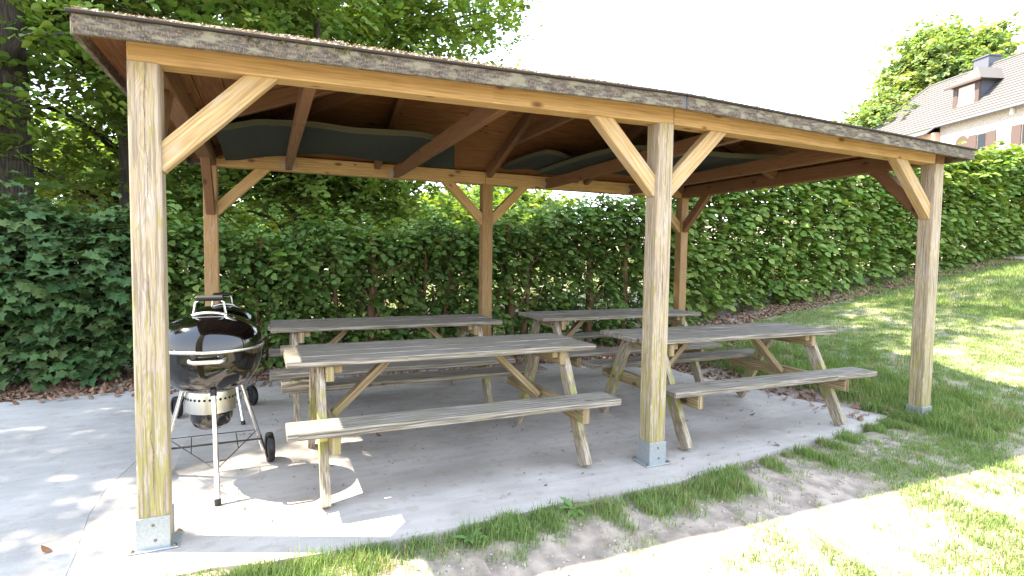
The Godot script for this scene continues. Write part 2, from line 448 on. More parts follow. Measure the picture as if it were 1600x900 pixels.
func build_ground() -> void:
	for i in SLAB.size():
		var a: Vector2 = SLAB[i]; var b: Vector2 = SLAB[(i + 1) % SLAB.size()]
		var k := int(ceil((b - a).length() / 0.12))
		for j in k:
			var p := a.lerp(b, float(j) / k)
			p += Vector2(hn.get_noise_2d(p.x * 9.0, p.y * 9.0 + 70.0), hn.get_noise_2d(p.x * 9.0 + 50.0, p.y * 9.0)) * 0.035
			slab_poly.append(p)
	var xs := axis_steps(-260, 320, -3.0, 12.0, 0.12)
	var zs := axis_steps(-260, 90, -5.6, 3.4, 0.12)
	var V := PackedVector3Array(); var C := PackedColorArray(); var I := PackedInt32Array()
	var NX := xs.size()
	for z in zs:
		for x in xs:
			V.append(Vector3(x, ground_h(x, z), z))
			var t := turf(x, z)
			var dry := Color(0.44, 0.36, 0.285).lerp(Color(0.35, 0.275, 0.21), clampf(0.5 + gn.get_noise_2d(x * 4.0, z * 4.0), 0.0, 1.0))
			var green := Color(0.15, 0.19, 0.06).lerp(Color(0.24, 0.24, 0.11), clampf(0.4 + gn.get_noise_2d(x * 0.7 + 9.0, z * 0.7), 0.0, 1.0))
			C.append(dry.lerp(green, t * 0.8))
	for j in zs.size() - 1:
		for i in NX - 1:
			var a := j * NX + i
			I.append_array([a, a + 1, a + NX + 1, a, a + NX + 1, a + NX])
	var N := PackedVector3Array(); N.resize(V.size())
	for j in zs.size():
		for i in NX:
			var a := V[j * NX + mini(i + 1, NX - 1)] - V[j * NX + maxi(i - 1, 0)]
			var b := V[mini(j + 1, zs.size() - 1) * NX + i] - V[maxi(j - 1, 0) * NX + i]
			N[j * NX + i] = b.cross(a).normalized()
	var arr := []; arr.resize(Mesh.ARRAY_MAX)
	arr[Mesh.ARRAY_VERTEX] = V; arr[Mesh.ARRAY_NORMAL] = N; arr[Mesh.ARRAY_COLOR] = C; arr[Mesh.ARRAY_INDEX] = I
	var m := ArrayMesh.new(); m.add_surface_from_arrays(Mesh.PRIMITIVE_TRIANGLES, arr)
	structure(m, "ground", M.soil)
	# concrete: two pours that meet along an uneven joint
	var joint := [Vector2(-0.19, 0.6), Vector2(-0.225, 0.2), Vector2(-0.25, -0.1), Vector2(-0.30, -0.5), Vector2(-0.305, -0.85), Vector2(-0.25, -1.2), Vector2(-0.21, -1.7), Vector2(-0.24, -2.3), Vector2(-0.20, -2.9), Vector2(-0.22, -4.0)]
	var right := PackedVector2Array(); var left := PackedVector2Array()
	for p in joint: right.append(p + Vector2(0.0006, 0)); left.append(p - Vector2(0.0006, 0))
	right.append_array([Vector2(8, -4), Vector2(8, 0.6)]); left.append_array([Vector2(-12, -4), Vector2(-12, 0.6)])
	for k in 2:
		var parts := Geometry2D.intersect_polygons(slab_poly, [right, left][k])
		for poly in parts:
			structure(prism(poly, -0.14, [0.0, 0.0015][k]), ["concrete_floor", "concrete_apron"][k], M["concrete%d" % k])

func prism(poly: PackedVector2Array, y0: float, y1: float) -> ArrayMesh:
	var m := MB.new()
	var p := poly
	if not Geometry2D.is_polygon_clockwise(p): p.reverse()
	var t := Geometry2D.triangulate_polygon(p)
	var up := Vector3.UP
	for i in range(0, t.size(), 3):
		var a := Vector3(p[t[i]].x, y1, p[t[i]].y); var b := Vector3(p[t[i + 1]].x, y1, p[t[i + 1]].y); var c := Vector3(p[t[i + 2]].x, y1, p[t[i + 2]].y)
		if (c - a).cross(b - a).y < 0: var q := b; b = c; c = q
		m.tri_n(a, b, c, up, up, up)
	for i in p.size():
		var a := p[i]; var b := p[(i + 1) % p.size()]
		var q := [Vector3(a.x, y1, a.y), Vector3(b.x, y1, b.y), Vector3(b.x, y0, b.y), Vector3(a.x, y0, a.y)]
		var d := b - a
		var nn := Vector3(d.y, 0, -d.x).normalized()
		var mid := (a + b) / 2 + Vector2(nn.x, nn.z) * 0.002
		if Geometry2D.is_point_in_polygon(mid, p): nn = -nn
		m.tri_n(q[0], q[1], q[2], nn, nn, nn); m.tri_n(q[0], q[2], q[3], nn, nn, nn)
	return m.mesh()

# ---------------------------------------------------------------- shelter
const PW := 0.12          # post width
const XB := 2.79          # left edge of the middle posts
const XC := 5.62          # left edge of the right posts
const ZR := -3.21         # back face of the back posts
const HB := 2.15          # underside of the beams
const EX0 := -0.135
const EX1 := 5.85
const EZ0 := 0.13
const EZ1 := -3.34
const PITCH := 0.375

func crown(x: float, z: float) -> float:     # the front eave is a little proud over the middle post
	return 0.062 * maxf(0.0, 1.0 - absf(x - 2.85) / 3.0) * clampf(1.0 + z / 3.0, 0.0, 1.0)

func deck_y(x: float, z: float) -> float:    # underside of the roof boards
	var d := minf(minf(x - EX0, EX1 - x), minf(EZ0 - z, z - EZ1))
	return 2.235 + PITCH * maxf(d, 0.0) + crown(x, z)

func post(shelter: Node3D, x: float, z: float, y0: float, y1: float, mat: Material, label := "") -> MeshInstance3D:
	var m := MB.new()
	var L := y1 - y0
	var o := put(m_post(L, rng.randf()), "post", mat, shelter, Transform3D(Basis.IDENTITY, Vector3(x + PW / 2, y0, z - PW / 2)))
	if label != "": o.set_meta("label", label)
	# shoe: two cheeks and a plate with four bolts
	var zb := MB.new()
	for s in [-1, 1]:
		zb.bar(PW + 0.012, 0.15, 0.005, 0.0015, Vector2.ZERO, 1, 1, Transform3D(Basis.IDENTITY, Vector3(0, 0.075, s * (PW / 2 + 0.003))))
	zb.bar(0.005, 0.15, PW + 0.012, 0.0015, Vector2.ZERO, 1, 1, Transform3D(Basis.IDENTITY, Vector3(-PW / 2 - 0.003, 0.075, 0)))
	put(zb.mesh(), "post_shoe", M.zinc, o)
	var pl := MB.new()
	pl.bar(0.2, 0.008, 0.17, 0.002, Vector2.ZERO, 1, 1, Transform3D(Basis.IDENTITY, Vector3(0, 0.006, 0)))
	put(pl.mesh(), "base_plate", M.zinc, o)
	for sx in [-1, 1]:
		for sz in [-1, 1]:
			var bm := MB.new()
			bm.lathe([Vector2(0.0125, 0), Vector2(0.0125, 0.004), Vector2(0.008, 0.0041), Vector2(0.008, 0.011), Vector2(0.0, 0.0111)], 8)
			put(bm.mesh(), "bolt", M.bolt, o, Transform3D(Basis.IDENTITY, Vector3(sx * 0.082, 0.009, sz * 0.072)))
	for q in [[0.115, 0.0], [0.045, 0.008]]:
		var sm := MB.new()
		sm.lathe([Vector2(0.007, 0), Vector2(0.006, 0.004), Vector2(0.0, 0.005)], 8)
		put(sm.mesh(), "screw", M.bolt, o, Transform3D(Basis(Vector3.RIGHT, PI / 2), Vector3(q[1], q[0], PW / 2 + 0.0055)))
	return o

func m_post(L: float, off: float) -> ArrayMesh:
	var m := MB.new()
	var h := PW / 2; var b := 0.006
	var c := [Vector3(-h, 0, h), Vector3(h, 0, h), Vector3(h, 0, -h), Vector3(-h, 0, -h)]
	for f in 4:
		var a: Vector3 = c[f]; var d: Vector3 = c[(f + 1) % 4]
		var t := (d - a).normalized()
		var a2 := a + t * b; var d2 := d - t * b
		var v0 := f * 0.25 + 0.004; var v1 := (f + 1) * 0.25 - 0.004
		for k in 6:
			var u0 := k / 6.0; var u1 := (k + 1) / 6.0
			var y0 := Vector3(0, L * u0, 0); var y1 := Vector3(0, L * u1, 0)
			m.quad(a2 + y0, a2 + y1, d2 + y1, d2 + y0, Vector2(u0, v0), Vector2(u1, v0), Vector2(u1, v1), Vector2(u0, v1))
			var e: Vector3 = c[(f + 1) % 4]; var t2: Vector3 = (c[(f + 2) % 4] - e).normalized()
			var e2 := e + t2 * b
			m.quad(d2 + y0, d2 + y1, e2 + y1, e2 + y0, Vector2(u0, v1), Vector2(u1, v1), Vector2(u1, v1), Vector2(u0, v1))
	return m.mesh()

func brace(shelter: Node3D, p: Vector3, dir: Vector3, mat: Material, top := HB) -> void:
	# from the post at p (its axis) up to the beam, half a metre away along dir
	var a := Vector3(p.x, top - 0.425, p.z) + dir * 0.03
	var b := Vector3(p.x, top + 0.045, p.z) + dir * 0.50
	timber("brace", a, b, 0.1, 0.075, mat, shelter, Vector3.UP, 0.004)

func slope_board(called: String, mat: Material, parent: Node, A: Vector3, B: Vector3, C: Vector3, D: Vector3, t: float) -> void:
	# quad A B (lower edge) C D (upper edge), thickness t upwards
	var m := MB.new()
	var up := Vector3(0, t, 0)
	var o := Vector2(rng.randf() * 3, rng.randf() * 3)
	var x := (B - A).normalized()
	var U := func(p: Vector3) -> Vector2: return o + Vector2((p - A).dot(x), (p - A).cross(x).length())
	m.quad(A, B, C, D, U.call(A), U.call(B), U.call(C), U.call(D))
	var nn := (C - A).cross(B - A)
	if nn.y > 0:
		m = MB.new(); m.quad(A, D, C, B, U.call(A), U.call(D), U.call(C), U.call(B))
	m.quad(A + up, B + up, C + up, D + up) if nn.y > 0 else m.quad(A + up, D + up, C + up, B + up)
	var q := [A, B, C, D]
	var mid := (A + B + C + D) / 4
	for i in 4:
		var a: Vector3 = q[i]; var b: Vector3 = q[(i + 1) % 4]
		if (a - b).length() < 1e-4: continue
		if (b + up - a).cross(b - a).dot((a + b) / 2 - mid) > 0: m.quad(a, b, b + up, a + up)
		else: m.quad(a, a + up, b + up, b)
	put(m.mesh(), called, mat, parent)

func build_shelter() -> void:
	var s := thing("picnic_shelter", "open timber picnic shelter with low hipped mossy roof over the tables", "shelter")
	var hb := HB + 0.04      # front middle
	var hc := HB + 0.008
	post(s, 0, 0, 0, HB, M.post0, "pale weathered post with arched grain and a green base")
	post(s, XB, 0, 0, hb, M.post0, "pale weathered post, yellow-green with algae on one face")
	post(s, XC, 0, -0.04, hc, M.post0, "grey stained post standing in the grass")
	post(s, 0, ZR + PW, 0, HB, M.post1)
	post(s, XB, ZR + PW, 0, HB, M.post1)
	post(s, XC, ZR + PW, 0.0, HB, M.post1)
	# beams
	var bh := 0.14
	var zc := -PW / 2; var zd := ZR + PW / 2
	timber("front_beam", Vector3(0, HB + bh / 2, zc), Vector3(2.905, hb + bh / 2, zc), bh, PW, M.pine, s, Vector3.UP, 0.006)
	timber("front_beam", Vector3(2.909, hb + bh / 2, zc), Vector3(XC - 0.002, hc + bh / 2, zc), bh, PW, M.pine, s, Vector3.UP, 0.006)
	timber("back_beam", Vector3(0.0, HB + bh / 2, zd), Vector3(XB + 0.02, HB + bh / 2, zd), bh, PW, M.pine, s, Vector3.UP, 0.006)
	timber("back_beam", Vector3(XB + 0.023, HB + bh / 2, zd), Vector3(XC - 0.002, HB + bh / 2, zd), bh, PW, M.pine, s, Vector3.UP, 0.006)
	timber("end_beam", Vector3(PW / 2, HB + 0.071, -PW - 0.002), Vector3(PW / 2, HB + 0.071, ZR + PW + 0.002), 0.138, PW - 0.01, M.brown, s, Vector3.UP, 0.006)
	timber("end_beam", Vector3(XC + PW / 2, hc + 0.07, 0.0), Vector3(XC + PW / 2, HB + 0.07, ZR), 0.138, PW, M.brown, s, Vector3.UP, 0.006)
	# knee braces
	var X := Vector3.RIGHT; var Z := Vector3.BACK
	brace(s, Vector3(PW / 2, 0, zc), X, M.pale)
	brace(s, Vector3(XB + PW / 2, 0, zc), -X, M.pale, hb)
	brace(s, Vector3(XB + PW / 2, 0, zc), X, M.pale, hb)
	brace(s, Vector3(XC + PW / 2, 0, zc), -X, M.pale, hc)
	brace(s, Vector3(PW / 2, 0, zd), X, M.pine)
	brace(s, Vector3(XB + PW / 2, 0, zd), -X, M.pine)
	brace(s, Vector3(XB + PW / 2, 0, zd), X, M.pine)
	brace(s, Vector3(XC + PW / 2, 0, zd), -X, M.pine)
	brace(s, Vector3(PW / 2, 0, zc), -Z, M.brown)
	brace(s, Vector3(XC + PW / 2, 0, zc), -Z, M.brown, hc)
	brace(s, Vector3(PW / 2, 0, zd), Z, M.brown)
	brace(s, Vector3(XC + PW / 2, 0, zd), Z, M.brown)
	# ties between the long beams, with angle brackets
	for x in [0.745, 1.80, 3.60, 4.79]:
		var y: float = HB + 0.058
		var t := timber("tie_beam", Vector3(x, y + crown(x, 0) * 0.6, -PW - 0.001), Vector3(x, y, ZR + PW + 0.001), 0.112, 0.058, M.brown, s)
		for e in [-1, 1]:
			for d in [-1, 1]:
				var bm := MB.new()
				var L := (-PW - ZR - PW) / 2
				bm.bar(0.035, 0.05, 0.003, 0.001, Vector2.ZERO, 1, 1, Transform3D(Basis.IDENTITY, Vector3(e * (L - 0.018), -0.01, d * 0.0315)))
				bm.bar(0.003, 0.05, 0.035, 0.001, Vector2.ZERO, 1, 1, Transform3D(Basis.IDENTITY, Vector3(e * (L - 0.002), -0.01, d * 0.047)))
				put(bm.mesh(), "angle_bracket", M.zinc, t)
	# rafters, hips, ridge, collar
	var zr := (EZ0 + EZ1) / 2
	var run := (EZ0 - EZ1) / 2
	var r0 := EX0 + run; var r1 := EX1 - run
	var rh := 0.11
	var under := func(x: float, z: float) -> Vector3: return Vector3(x, deck_y(x, z) - rh / 2 - 0.006, z)
	timber("ridge_board", under.call(r0 - 0.05, zr) - Vector3(0, 0.01, 0), under.call(r1 + 0.05, zr) - Vector3(0, 0.01, 0), 0.13, 0.045, M.brown, s)
	for x in [r0, 2.85, r1]:
		timber("rafter", under.call(x, -PW - 0.01), under.call(x, zr + 0.02), rh, 0.058, M.brown, s)
		timber("rafter", under.call(x, ZR + PW + 0.01), under.call(x, zr - 0.02), rh, 0.058, M.brown, s)
	timber("rafter", under.call(PW + 0.01, zr), under.call(r0 - 0.03, zr), rh, 0.058, M.brown, s)
	timber("rafter", under.call(XC - 0.01, zr), under.call(r1 + 0.03, zr), rh, 0.058, M.brown, s)
	for q in [[PW, -PW, r0], [PW, ZR + PW, r0], [XC, -PW, r1], [XC, ZR + PW, r1]]:
		timber("hip_rafter", under.call(q[0], q[1]), under.call(q[2], zr), rh, 0.058, M.brown, s)
	timber("collar_beam", Vector3(2.85 + 0.056, 2.56, -0.62), Vector3(2.85 + 0.056, 2.54, -2.62), 0.1, 0.05, M.brown, s)
	# roof boards, each its own
	var nb := 12
	for i in nb:
		var d0 := run * i / nb + (0.0 if i == 0 else 0.0025); var d1 := run * (i + 1) / nb - 0.0025
		var P := func(x: float, z: float) -> Vector3: return Vector3(x, deck_y(x, z), z)
		for sd in [0, 1]:
			var za: float = (EZ0 - d0) if sd == 0 else (EZ1 + d0)
			var zb: float = (EZ0 - d1) if sd == 0 else (EZ1 + d1)
			# split at the middle post so that the boards follow the slight crown
			slope_board("roof_board", M.board, s, P.call(EX0 + d0 + 0.002, za), P.call(2.849, za), P.call(2.849, zb), P.call(EX0 + d1 + 0.002, zb), 0.02)
			slope_board("roof_board", M.board, s, P.call(2.851, za), P.call(EX1 - d0 - 0.002, za), P.call(EX1 - d1 - 0.002, zb), P.call(2.851, zb), 0.02)
			var xa: float = (EX0 + d0) if sd == 0 else (EX1 - d0)
			var xb: float = (EX0 + d1) if sd == 0 else (EX1 - d1)
			slope_board("roof_board", M.board, s, P.call(xa, EZ0 - d0 - 0.002), P.call(xa, EZ1 + d0 + 0.002), P.call(xb, EZ1 + d1 + 0.002), P.call(xb, EZ0 - d1 - 0.002), 0.02)
	# covering: felt shingles, a sheet over the boards
	var cv := MB.new()
	var T := func(x: float, z: float) -> Vector3: return Vector3(x, deck_y(x, z) + 0.024, z)
	var g := 0.012
	for h in 2:
		var xm := 2.85
		var a: Vector3 = T.call(EX0 - 0.0, EZ0); var ridge0: Vector3 = T.call(r0, zr); var ridgem: Vector3 = T.call(xm, zr); var ridge1: Vector3 = T.call(r1, zr)
		for k in [0.0, g]:
			var u := Vector3(0, k, 0)
			cv.quad(T.call(EX0, EZ0) + u, ridge0 + u, ridgem + u, T.call(xm, EZ0) + u)
			cv.quad(T.call(xm, EZ0) + u, ridgem + u, ridge1 + u, T.call(EX1, EZ0) + u)
			cv.quad(T.call(EX1, EZ1) + u, ridge1 + u, ridgem + u, T.call(xm, EZ1) + u)
			cv.quad(T.call(xm, EZ1) + u, ridgem + u, ridge0 + u, T.call(EX0, EZ1) + u)
			cv.tri(T.call(EX0, EZ1) + u, ridge0 + u, T.call(EX0, EZ0) + u)
			cv.tri(T.call(EX1, EZ0) + u, ridge1 + u, T.call(EX1, EZ1) + u)
		break
	put(cv.mesh(), "roof_covering", M.felt, s)
	# fascia boards
	var fz := EZ0 + 0.012
	var ytop := 2.260; var fh := 0.077
	var fb := func(x: float) -> float: return ytop - fh / 2 + crown(x, 0.0)
	timber("fascia", Vector3(EX0 - 0.012, fb.call(EX0), fz), Vector3(2.85, fb.call(2.85), fz), fh, 0.022, M.fascia, s, Vector3.UP, 0.003)
	timber("fascia", Vector3(2.878, fb.call(2.85), fz), Vector3(EX1 + 0.012, fb.call(EX1), fz), fh, 0.022, M.fascia, s, Vector3.UP, 0.003)
	timber("fascia_joint", Vector3(2.852, fb.call(2.85) + 0.002, fz - 0.006), Vector3(2.876, fb.call(2.85) + 0.002, fz - 0.006), fh, 0.018, M.slate, s, Vector3.UP, 0.001)
	timber("fascia", Vector3(EX0 - 0.012, ytop - fh / 2, EZ1 - 0.012), Vector3(EX1 + 0.012, ytop - fh / 2, EZ1 - 0.012), fh, 0.022, M.fascia, s, Vector3.UP, 0.003)
	timber("fascia", Vector3(EX0 - 0.012, ytop - fh / 2, EZ0 - 0.001), Vector3(EX0 - 0.012, ytop - fh / 2, EZ1 + 0.001), fh, 0.022, M.fascia, s, Vector3.UP, 0.003)
	timber("fascia", Vector3(EX1 + 0.012, ytop - fh / 2, EZ0 - 0.001), Vector3(EX1 + 0.012, ytop - fh / 2, EZ1 + 0.001), fh, 0.022, M.fascia, s, Vector3.UP, 0.003)
	# felt edge strip showing above the fascia
	timber("drip_edge", Vector3(EX0 - 0.03, ytop + 0.006, fz + 0.002), Vector3(2.864, ytop + 0.006 + crown(2.85, 0), fz + 0.002), 0.012, 0.045, M.felt, s, Vector3.UP, 0.002)
	timber("drip_edge", Vector3(2.866, ytop + 0.006 + crown(2.85, 0), fz + 0.002), Vector3(EX1 + 0.03, ytop + 0.006, fz + 0.002), 0.012, 0.045, M.felt, s, Vector3.UP, 0.002)
	# moss and blossom litter lying on the front edge
	var bits := MultiMesh.new()
	bits.transform_format = MultiMesh.TRANSFORM_3D; bits.use_colors = true
	bits.mesh = clump_mesh()
	var list := []
	for i in 3400:
		var x := EX0 + pow(rng.randf(), 1.7) * 4.6
		if x > EX1 - 0.1: continue
		var z := EZ0 + 0.01 - pow(rng.randf(), 2.2) * 1.2
		if rng.randf() < 0.5 and x > 2.6: continue
		var y := deck_y(x, z) + 0.034
		var hang := x > 0.25 and x < 1.25 and rng.randf() < 0.05 and hn.get_noise_1d(x * 9.0) > 0.0
		if hang:
			z = EZ0 + 0.028; y = ytop - rng.randf() * 0.03 + crown(x, 0)
		var k := rng.randf_range(0.45, 1.15)
		var col := Color(0.42, 0.32, 0.25).lerp(Color(0.27, 0.20, 0.13), rng.randf()) if not hang else Color(0.10, 0.09, 0.035)
		if rng.randf() < 0.2: col = Color(0.16, 0.15, 0.05)
		list.append([Transform3D(Basis.from_euler(Vector3(rng.randf() * 0.8, rng.randf() * TAU, rng.randf() * 0.8)).scaled(Vector3(k, k, k)), Vector3(x, y, z)), col])
	var mi := multi(bits, list, "moss_and_blossom", M.litter, s)
	mi.set_meta("kind", "stuff")

func clump_mesh() -> ArrayMesh:
	var m := MB.new()
	var r := RandomNumberGenerator.new(); r.seed = 5
	for i in 7:
		var p := Vector3(r.randf_range(-0.015, 0.015), r.randf_range(0, 0.012), r.randf_range(-0.012, 0.012))
		var a := Vector3(r.randf_range(-1, 1), r.randf_range(-0.3, 0.9), r.randf_range(-1, 1)).normalized() * 0.014
		var b := Vector3(r.randf_range(-1, 1), r.randf_range(-0.3, 0.9), r.randf_range(-1, 1)).normalized() * 0.010
		m.tri(p - a, p + b, p + a)
	m.colored = false
	return m.mesh()

func multi(mm: MultiMesh, list: Array, called: String, mat: Material, parent: Node) -> MultiMeshInstance3D:
	mm.instance_count = list.size()
	for i in list.size():
		mm.set_instance_transform(i, list[i][0])
		mm.set_instance_color(i, list[i][1])
	var o := MultiMeshInstance3D.new()
	o.multimesh = mm
	o.name = numbered(called) if parent == self else called
	o.material_override = mat
	parent.add_child(o, true)
	return o

func new_mm(mesh: Mesh) -> MultiMesh:
	var mm := MultiMesh.new()
	mm.transform_format = MultiMesh.TRANSFORM_3D; mm.use_colors = true
	mm.mesh = mesh
	return mm

# stored mats: a sagging slab over the ties. corners a b c d (front-left, front-right, back-right, back-left) in x,z; sag table along u
func stored_mat(at_label: String, c: Array, ys: Array, th: float) -> void:
	var o := thing("foam_mat", at_label, "mat", Vector3.ZERO, 0.0, "mats stored on the shelter ties")
	var nu := 20; var nv := 8
	var P := func(u: float, v: float) -> Vector3:
		var a: Vector2 = c[0].lerp(c[1], u); var b: Vector2 = c[3].lerp(c[2], u)
		var p := a.lerp(b, v)
		var f := u * (ys.size() - 1); var i := mini(int(f), ys.size() - 2); var t := f - i
		t = t * t * (3 - 2 * t)
		var y: float = lerpf(ys[i], ys[i + 1], t)
		return Vector3(p.x, y - 0.02 * v + 0.012 * sin(u * 9.0 + v * 4.0), p.y)
	var body := MB.new(); var edge := MB.new()
	var up := Vector3(0, th, 0)
	for i in nu:
		for j in nv:
			var a: Vector3 = P.call(i / float(nu), j / float(nv)); var b: Vector3 = P.call((i + 1) / float(nu), j / float(nv))
			var d: Vector3 = P.call((i + 1) / float(nu), (j + 1) / float(nv)); var e: Vector3 = P.call(i / float(nu), (j + 1) / float(nv))
			body.quad(a, b, d, e); body.quad(a + up, e + up, d + up, b + up)
	var per := []
	for i in nu: per.append([i / float(nu), 0.0])
	for j in nv: per.append([1.0, j / float(nv)])
	for i in nu: per.append([1.0 - i / float(nu), 1.0])
	for j in nv: per.append([0.0, 1.0 - j / float(nv)])
	var len := 0.0
	for i in per.size():
		var a: Vector3 = P.call(per[i][0], per[i][1]); var q: Array = per[(i + 1) % per.size()]
		var b: Vector3 = P.call(q[0], q[1])
		var l2 := len + (b - a).length()
		edge.quad(a, a + up, b + up, b, Vector2(len, 0), Vector2(len, 1), Vector2(l2, 1), Vector2(l2, 0))
		len = l2
	put(body.mesh(), "foam_sheet", M.mat, o)
	put(edge.mesh(), "woven_edge", M.mat_edge, o)

# ---------------------------------------------------------------- picnic tables
func make_table(label: String, at: Vector3, turn := 0.0, bench_extra := 0.0) -> Node3D:
	var t := thing("picnic_table", label, "picnic table", at, turn, "weathered picnic tables under the shelter")
	var L := 1.96
	var pw := 0.149
	for i in 4:
		var z := (i - 1.5) * (pw + 0.008)
		var e := rng.randf_range(-0.012, 0.012)
		timber("tabletop_plank", Vector3(-L / 2 + e, 0.7325 + rng.randf_range(-0.002, 0.002), z), Vector3(L / 2 + e + rng.randf_range(-0.01, 0.01), 0.7325 + rng.randf_range(-0.003, 0.002), z), 0.035, pw, M.grey, t)
	for s in [-1, 1]:
		timber("bench_plank", Vector3(-0.98, 0.428, s * 0.51), Vector3(0.99 + (bench_extra if s > 0 else 0.0), 0.428, s * 0.51), 0.04, 0.215, M.grey, t)
	for e in [-1, 1]:
		var x: float = e * 0.79
		for s in [-1, 1]:
			# leaning leg, its own texture from foot to top
			var m := MB.new()
			var a := Vector3(x, 0.0, s * 0.53); var b := Vector3(x, 0.715, s * 0.17)
			var len := (b - a).length()
			m.bar(len, 0.095, 0.046, 0.004, Vector2(0.5, rng.randf()), 1.0 / len, 3.0)
			var f := seg_frame(a, b, Vector3(0, 0, s))
			f.origin.y += 0.012
			put(m.mesh(), "leg", M.leg, t, f)
			timber("seat_bearer_cleat", Vector3(x - e * 0.045, 0.345, s * 0.36), Vector3(x - e * 0.045, 0.345, s * 0.49), 0.06, 0.042, M.frame, t)
		timber("seat_bearer", Vector3(x - e * 0.0465, 0.355, -0.60), Vector3(x - e * 0.0465, 0.355, 0.60), 0.095, 0.045, M.frame, t)
		timber("top_bearer", Vector3(x - e * 0.0465, 0.667, -0.29), Vector3(x - e * 0.0465, 0.667, 0.29), 0.09, 0.045, M.frame, t)
		timber("top_cleat", Vector3(x - e * 0.093, 0.69, -0.27), Vector3(x - e * 0.093, 0.69, 0.27), 0.045, 0.045, M.frame, t)
		timber("diagonal_brace", Vector3(x - e * 0.09, 0.36, 0.0), Vector3(x - e * 0.46, 0.712, 0.0), 0.045, 0.07, M.frame, t)
		for s in [-1, 1]:
			for q in [[0.355, 0.35], [0.667, 0.195]]:
				var bm := MB.new()
				bm.lathe([Vector2(0.013, 0), Vector2(0.012, 0.004), Vector2(0.007, 0.0041), Vector2(0.006, 0.008), Vector2(0, 0.0085)], 8)
				put(bm.mesh(), "bolt", M.bolt, t, Transform3D(Basis(Vector3.FORWARD, e * PI / 2), Vector3(x + e * 0.0235, q[0], s * q[1])))
	return t

